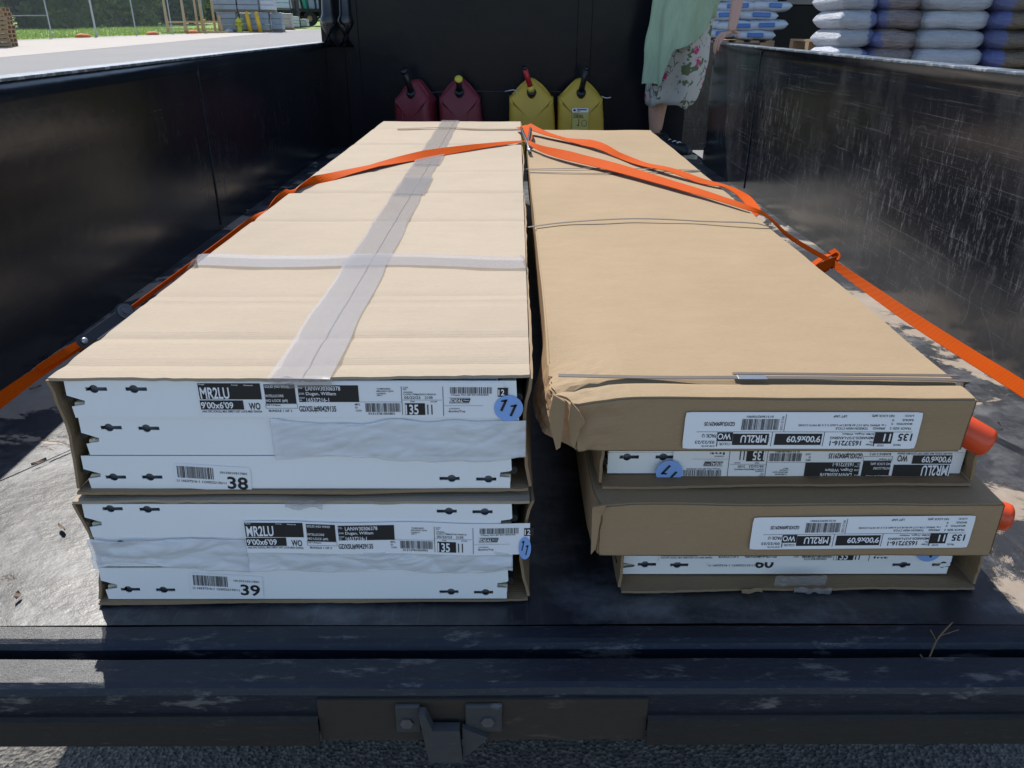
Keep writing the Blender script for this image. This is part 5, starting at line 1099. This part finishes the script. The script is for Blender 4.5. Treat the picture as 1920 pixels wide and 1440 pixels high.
# face and hair
bm = bmesh.new(); bmesh.ops.create_icosphere(bm, subdivisions=3, radius=1)
for v in bm.verts: v.co = Vector((1.16+v.co.x*.088, 4.945+v.co.y*.098, 1.575+v.co.z*.105)) if v.co.y > -.35 or v.co.z > .45 else Vector((1.16+v.co.x*.086, 4.93+v.co.y*.05, 1.575+v.co.z*.09))
o = build('hair', bm, M['hair'], per, True); o.location = PO
bm = bmesh.new()
for s_ in (-1, 1): bmesh.ops.create_uvsphere(bm, u_segments=10, v_segments=6, radius=.011, matrix=Matrix.Translation((1.16+s_*.03, 4.845, 1.555)))
o = build('eye', bm, M['paper'], per, True); o.location = PO
skin('nose', [(1.16, 4.842, 1.56), (1.16, 4.825, 1.53), (1.16, 4.835, 1.523)], [(0, 1), (1, 2)], [.008, .011, .012], 'skin')
skin('mouth', [(1.14, 4.842, 1.497), (1.16, 4.836, 1.497), (1.18, 4.842, 1.497)], [(0, 1), (1, 2)], [.004, .006, .004], 'can_red')
# garments lofted round the body
def loft(name, rings, mat, n=72, fold=None, hem=None, thick=.0025):
    V = []; F = []; m = len(rings)
    for s_ in (0, 1):
        for i, (cx, cy, z, rx, ry) in enumerate(rings):
            for k in range(n):
                a = 2*math.pi*k/n; fo = fold(a, i/(m-1)) if fold else 0
                zz = z + (hem(a) if (hem and i == 0) else (hem(a)*.5 if hem and i == 1 else 0)); V.append((cx+(rx+fo-thick*s_)*math.cos(a), cy+(ry+fo-thick*s_)*math.sin(a), zz))
    for i in range(m-1):
        for k in range(n):
            a, b = i*n+k, i*n+(k+1) % n; F.append((a, b, b+n, a+n)); q = m*n; F.append((q+a, q+a+n, q+b+n, q+b))
    q = m*n
    for k in range(n): F.append((k, q+k, q+(k+1) % n, (k+1) % n))
    o = pyd(name, V, F, M[mat], per, True); o.location = PO; return o
sk = [(1.012, 5.06, .295, .130, .12), (1.022, 5.06, .33, .145, .125), (1.035, 5.06, .42, .160, .13), (1.045, 5.05, .55, .168, .135), (1.045, 5.04, .70, .165, .14), (1.06, 5.03, .85, .17, .135), (1.07, 5.02, .98, .14, .115), (1.09, 5.01, 1.04, .13, .11)]
loft('floral_skirt', sk, 'floral', fold=lambda a, t: (.014*math.sin(a*5+1)+.008*math.sin(a*9+2)+.010*nz(math.cos(a)*3, math.sin(a)*3, t*3))*(1-t*.5), hem=lambda a: .012*math.sin(a*3+1)+.006*math.sin(a*8))
tp = [(1.055, 5.03, .78, .178, .15), (1.06, 5.03, .86, .18, .15), (1.075, 5.02, .98, .155, .135), (1.10, 5.0, 1.10, .15, .12), (1.13, 4.99, 1.22, .155, .115), (1.155, 4.97, 1.31, .14, .095), (1.16, 4.96, 1.36, .075, .07)]
# the long green top hangs lowest on her right side, open at the other side
def drape():
    V = []; F = []; n, m = 44, 34
    for s_ in (0, 1):
        for j in range(m+1):
            for i in range(n+1):
                u, v = i/n, j/m
                # u: 0 = outer left edge (photo left), 1 = towards her left hip
                q_ = lambda a_, b_: min(1, max(0, (u-a_)/(b_-a_)))
                zb = .415 + .205*q_(.30, .40)**.8 + .03*q_(.4, .72) + .24*q_(.70, 1) + .010*math.sin(u*11)
                zt = 1.22; z = zb + (zt-zb)*v
                cx = 1.035 + .10*max(0, (z-.6)); hw = .20+.01*v - .02*(1-v)
                a = math.pi*(1.06 + .80*u); fo = .013*math.sin(u*26+v*2)*(1-v*.5) + .009*math.sin(u*11+3) + .012*nz(u*7, v*5)
                ry = .175 - .03*v
                x = cx + (hw+fo)*math.cos(a) - (.035*(1-v)**2*(1 if u < .4 else 0)*(1-u/.4)); y = 5.03 + (ry+fo+.004)*math.sin(a) - .02
                if s_: y += .003; x += .001
                V.append((x, y, z))
    N = (n+1)*(m+1)
    for j in range(m):
        for i in range(n): a = j*(n+1)+i; F.append((a, a+1, a+n+2, a+n+1)); F.append((N+a, N+a+n+1, N+a+n+2, N+a+1))
    o = pyd('green_top', V, F, M['linen'], per, True); o.location = PO
drape(); loft('green_top_back', tp, 'linen', fold=lambda a, t: .006*math.sin(a*7+2)*(1-t))
skin('sleeve', [(1.17, 4.98, 1.32), (1.27, 4.95, 1.31), (1.315, 4.91, 1.16)], [(0, 1), (1, 2)], [.07, .066, .062], 'linen')
skin('sleeve', [(1.13, 4.98, 1.32), (1.03, 5.0, 1.30), (.95, 5.02, 1.16)], [(0, 1), (1, 2)], [.07, .066, .062], 'linen')
# shoes
def shoe(ax, ay, tx, ty):
    s_ = skin('shoe', [(ax, ay, .13), (ax, ay, .07), (ax+(ax-tx)*.15, ay+(ay-ty)*.15, .035), ((ax+tx)/2, (ay+ty)/2, .045), (tx, ty, .034)], [(0, 1), (1, 2), (1, 3), (3, 4)], [.050, .048, .042, .050, .046], 'shoe', root=1)
    bm = bmesh.new(); d = Vector((tx-ax, ty-ay, 0)).normalized(); sd = Vector((d.y, -d.x, 0)); a = Vector((ax, ay, .008))-d*.05; L = (Vector((tx, ty, 0))-Vector((ax, ay, 0))).length+.09
    ring = []
    for k in range(24):
        t = 2*math.pi*k/24; ring.append(a + d*(L/2+L/2*math.cos(t)) + sd*.042*math.copysign(abs(math.sin(t))**.7, math.sin(t)))
    lo = [bm.verts.new(p+Vector((0, 0, -.006))) for p in ring]; hi = [bm.verts.new(p+Vector((0, 0, .014))) for p in ring]; bm.faces.new(lo[::-1]); bm.faces.new(hi)
    for k in range(24): bm.faces.new((lo[k], lo[(k+1) % 24], hi[(k+1) % 24], hi[k]))
    o = build('sole', bm, M['sole'], s_)
    for k in range(5):
        q = .15+.16*k; bm = bmesh.new(); p = Vector((ax, ay, .115-.055*q*1.1)).lerp(Vector((tx, ty, .085)), q*.8); tube(bm, [p-sd*.02+Vector((0, 0, .006)), p+Vector((0, 0, .012)), p+sd*.02+Vector((0, 0, .006))], .0035, 5); build('lace', bm, M['paper'], s_)
shoe(.955, 5.06, 1.135, 4.86); shoe(.98, 5.23, 1.06, 5.10)
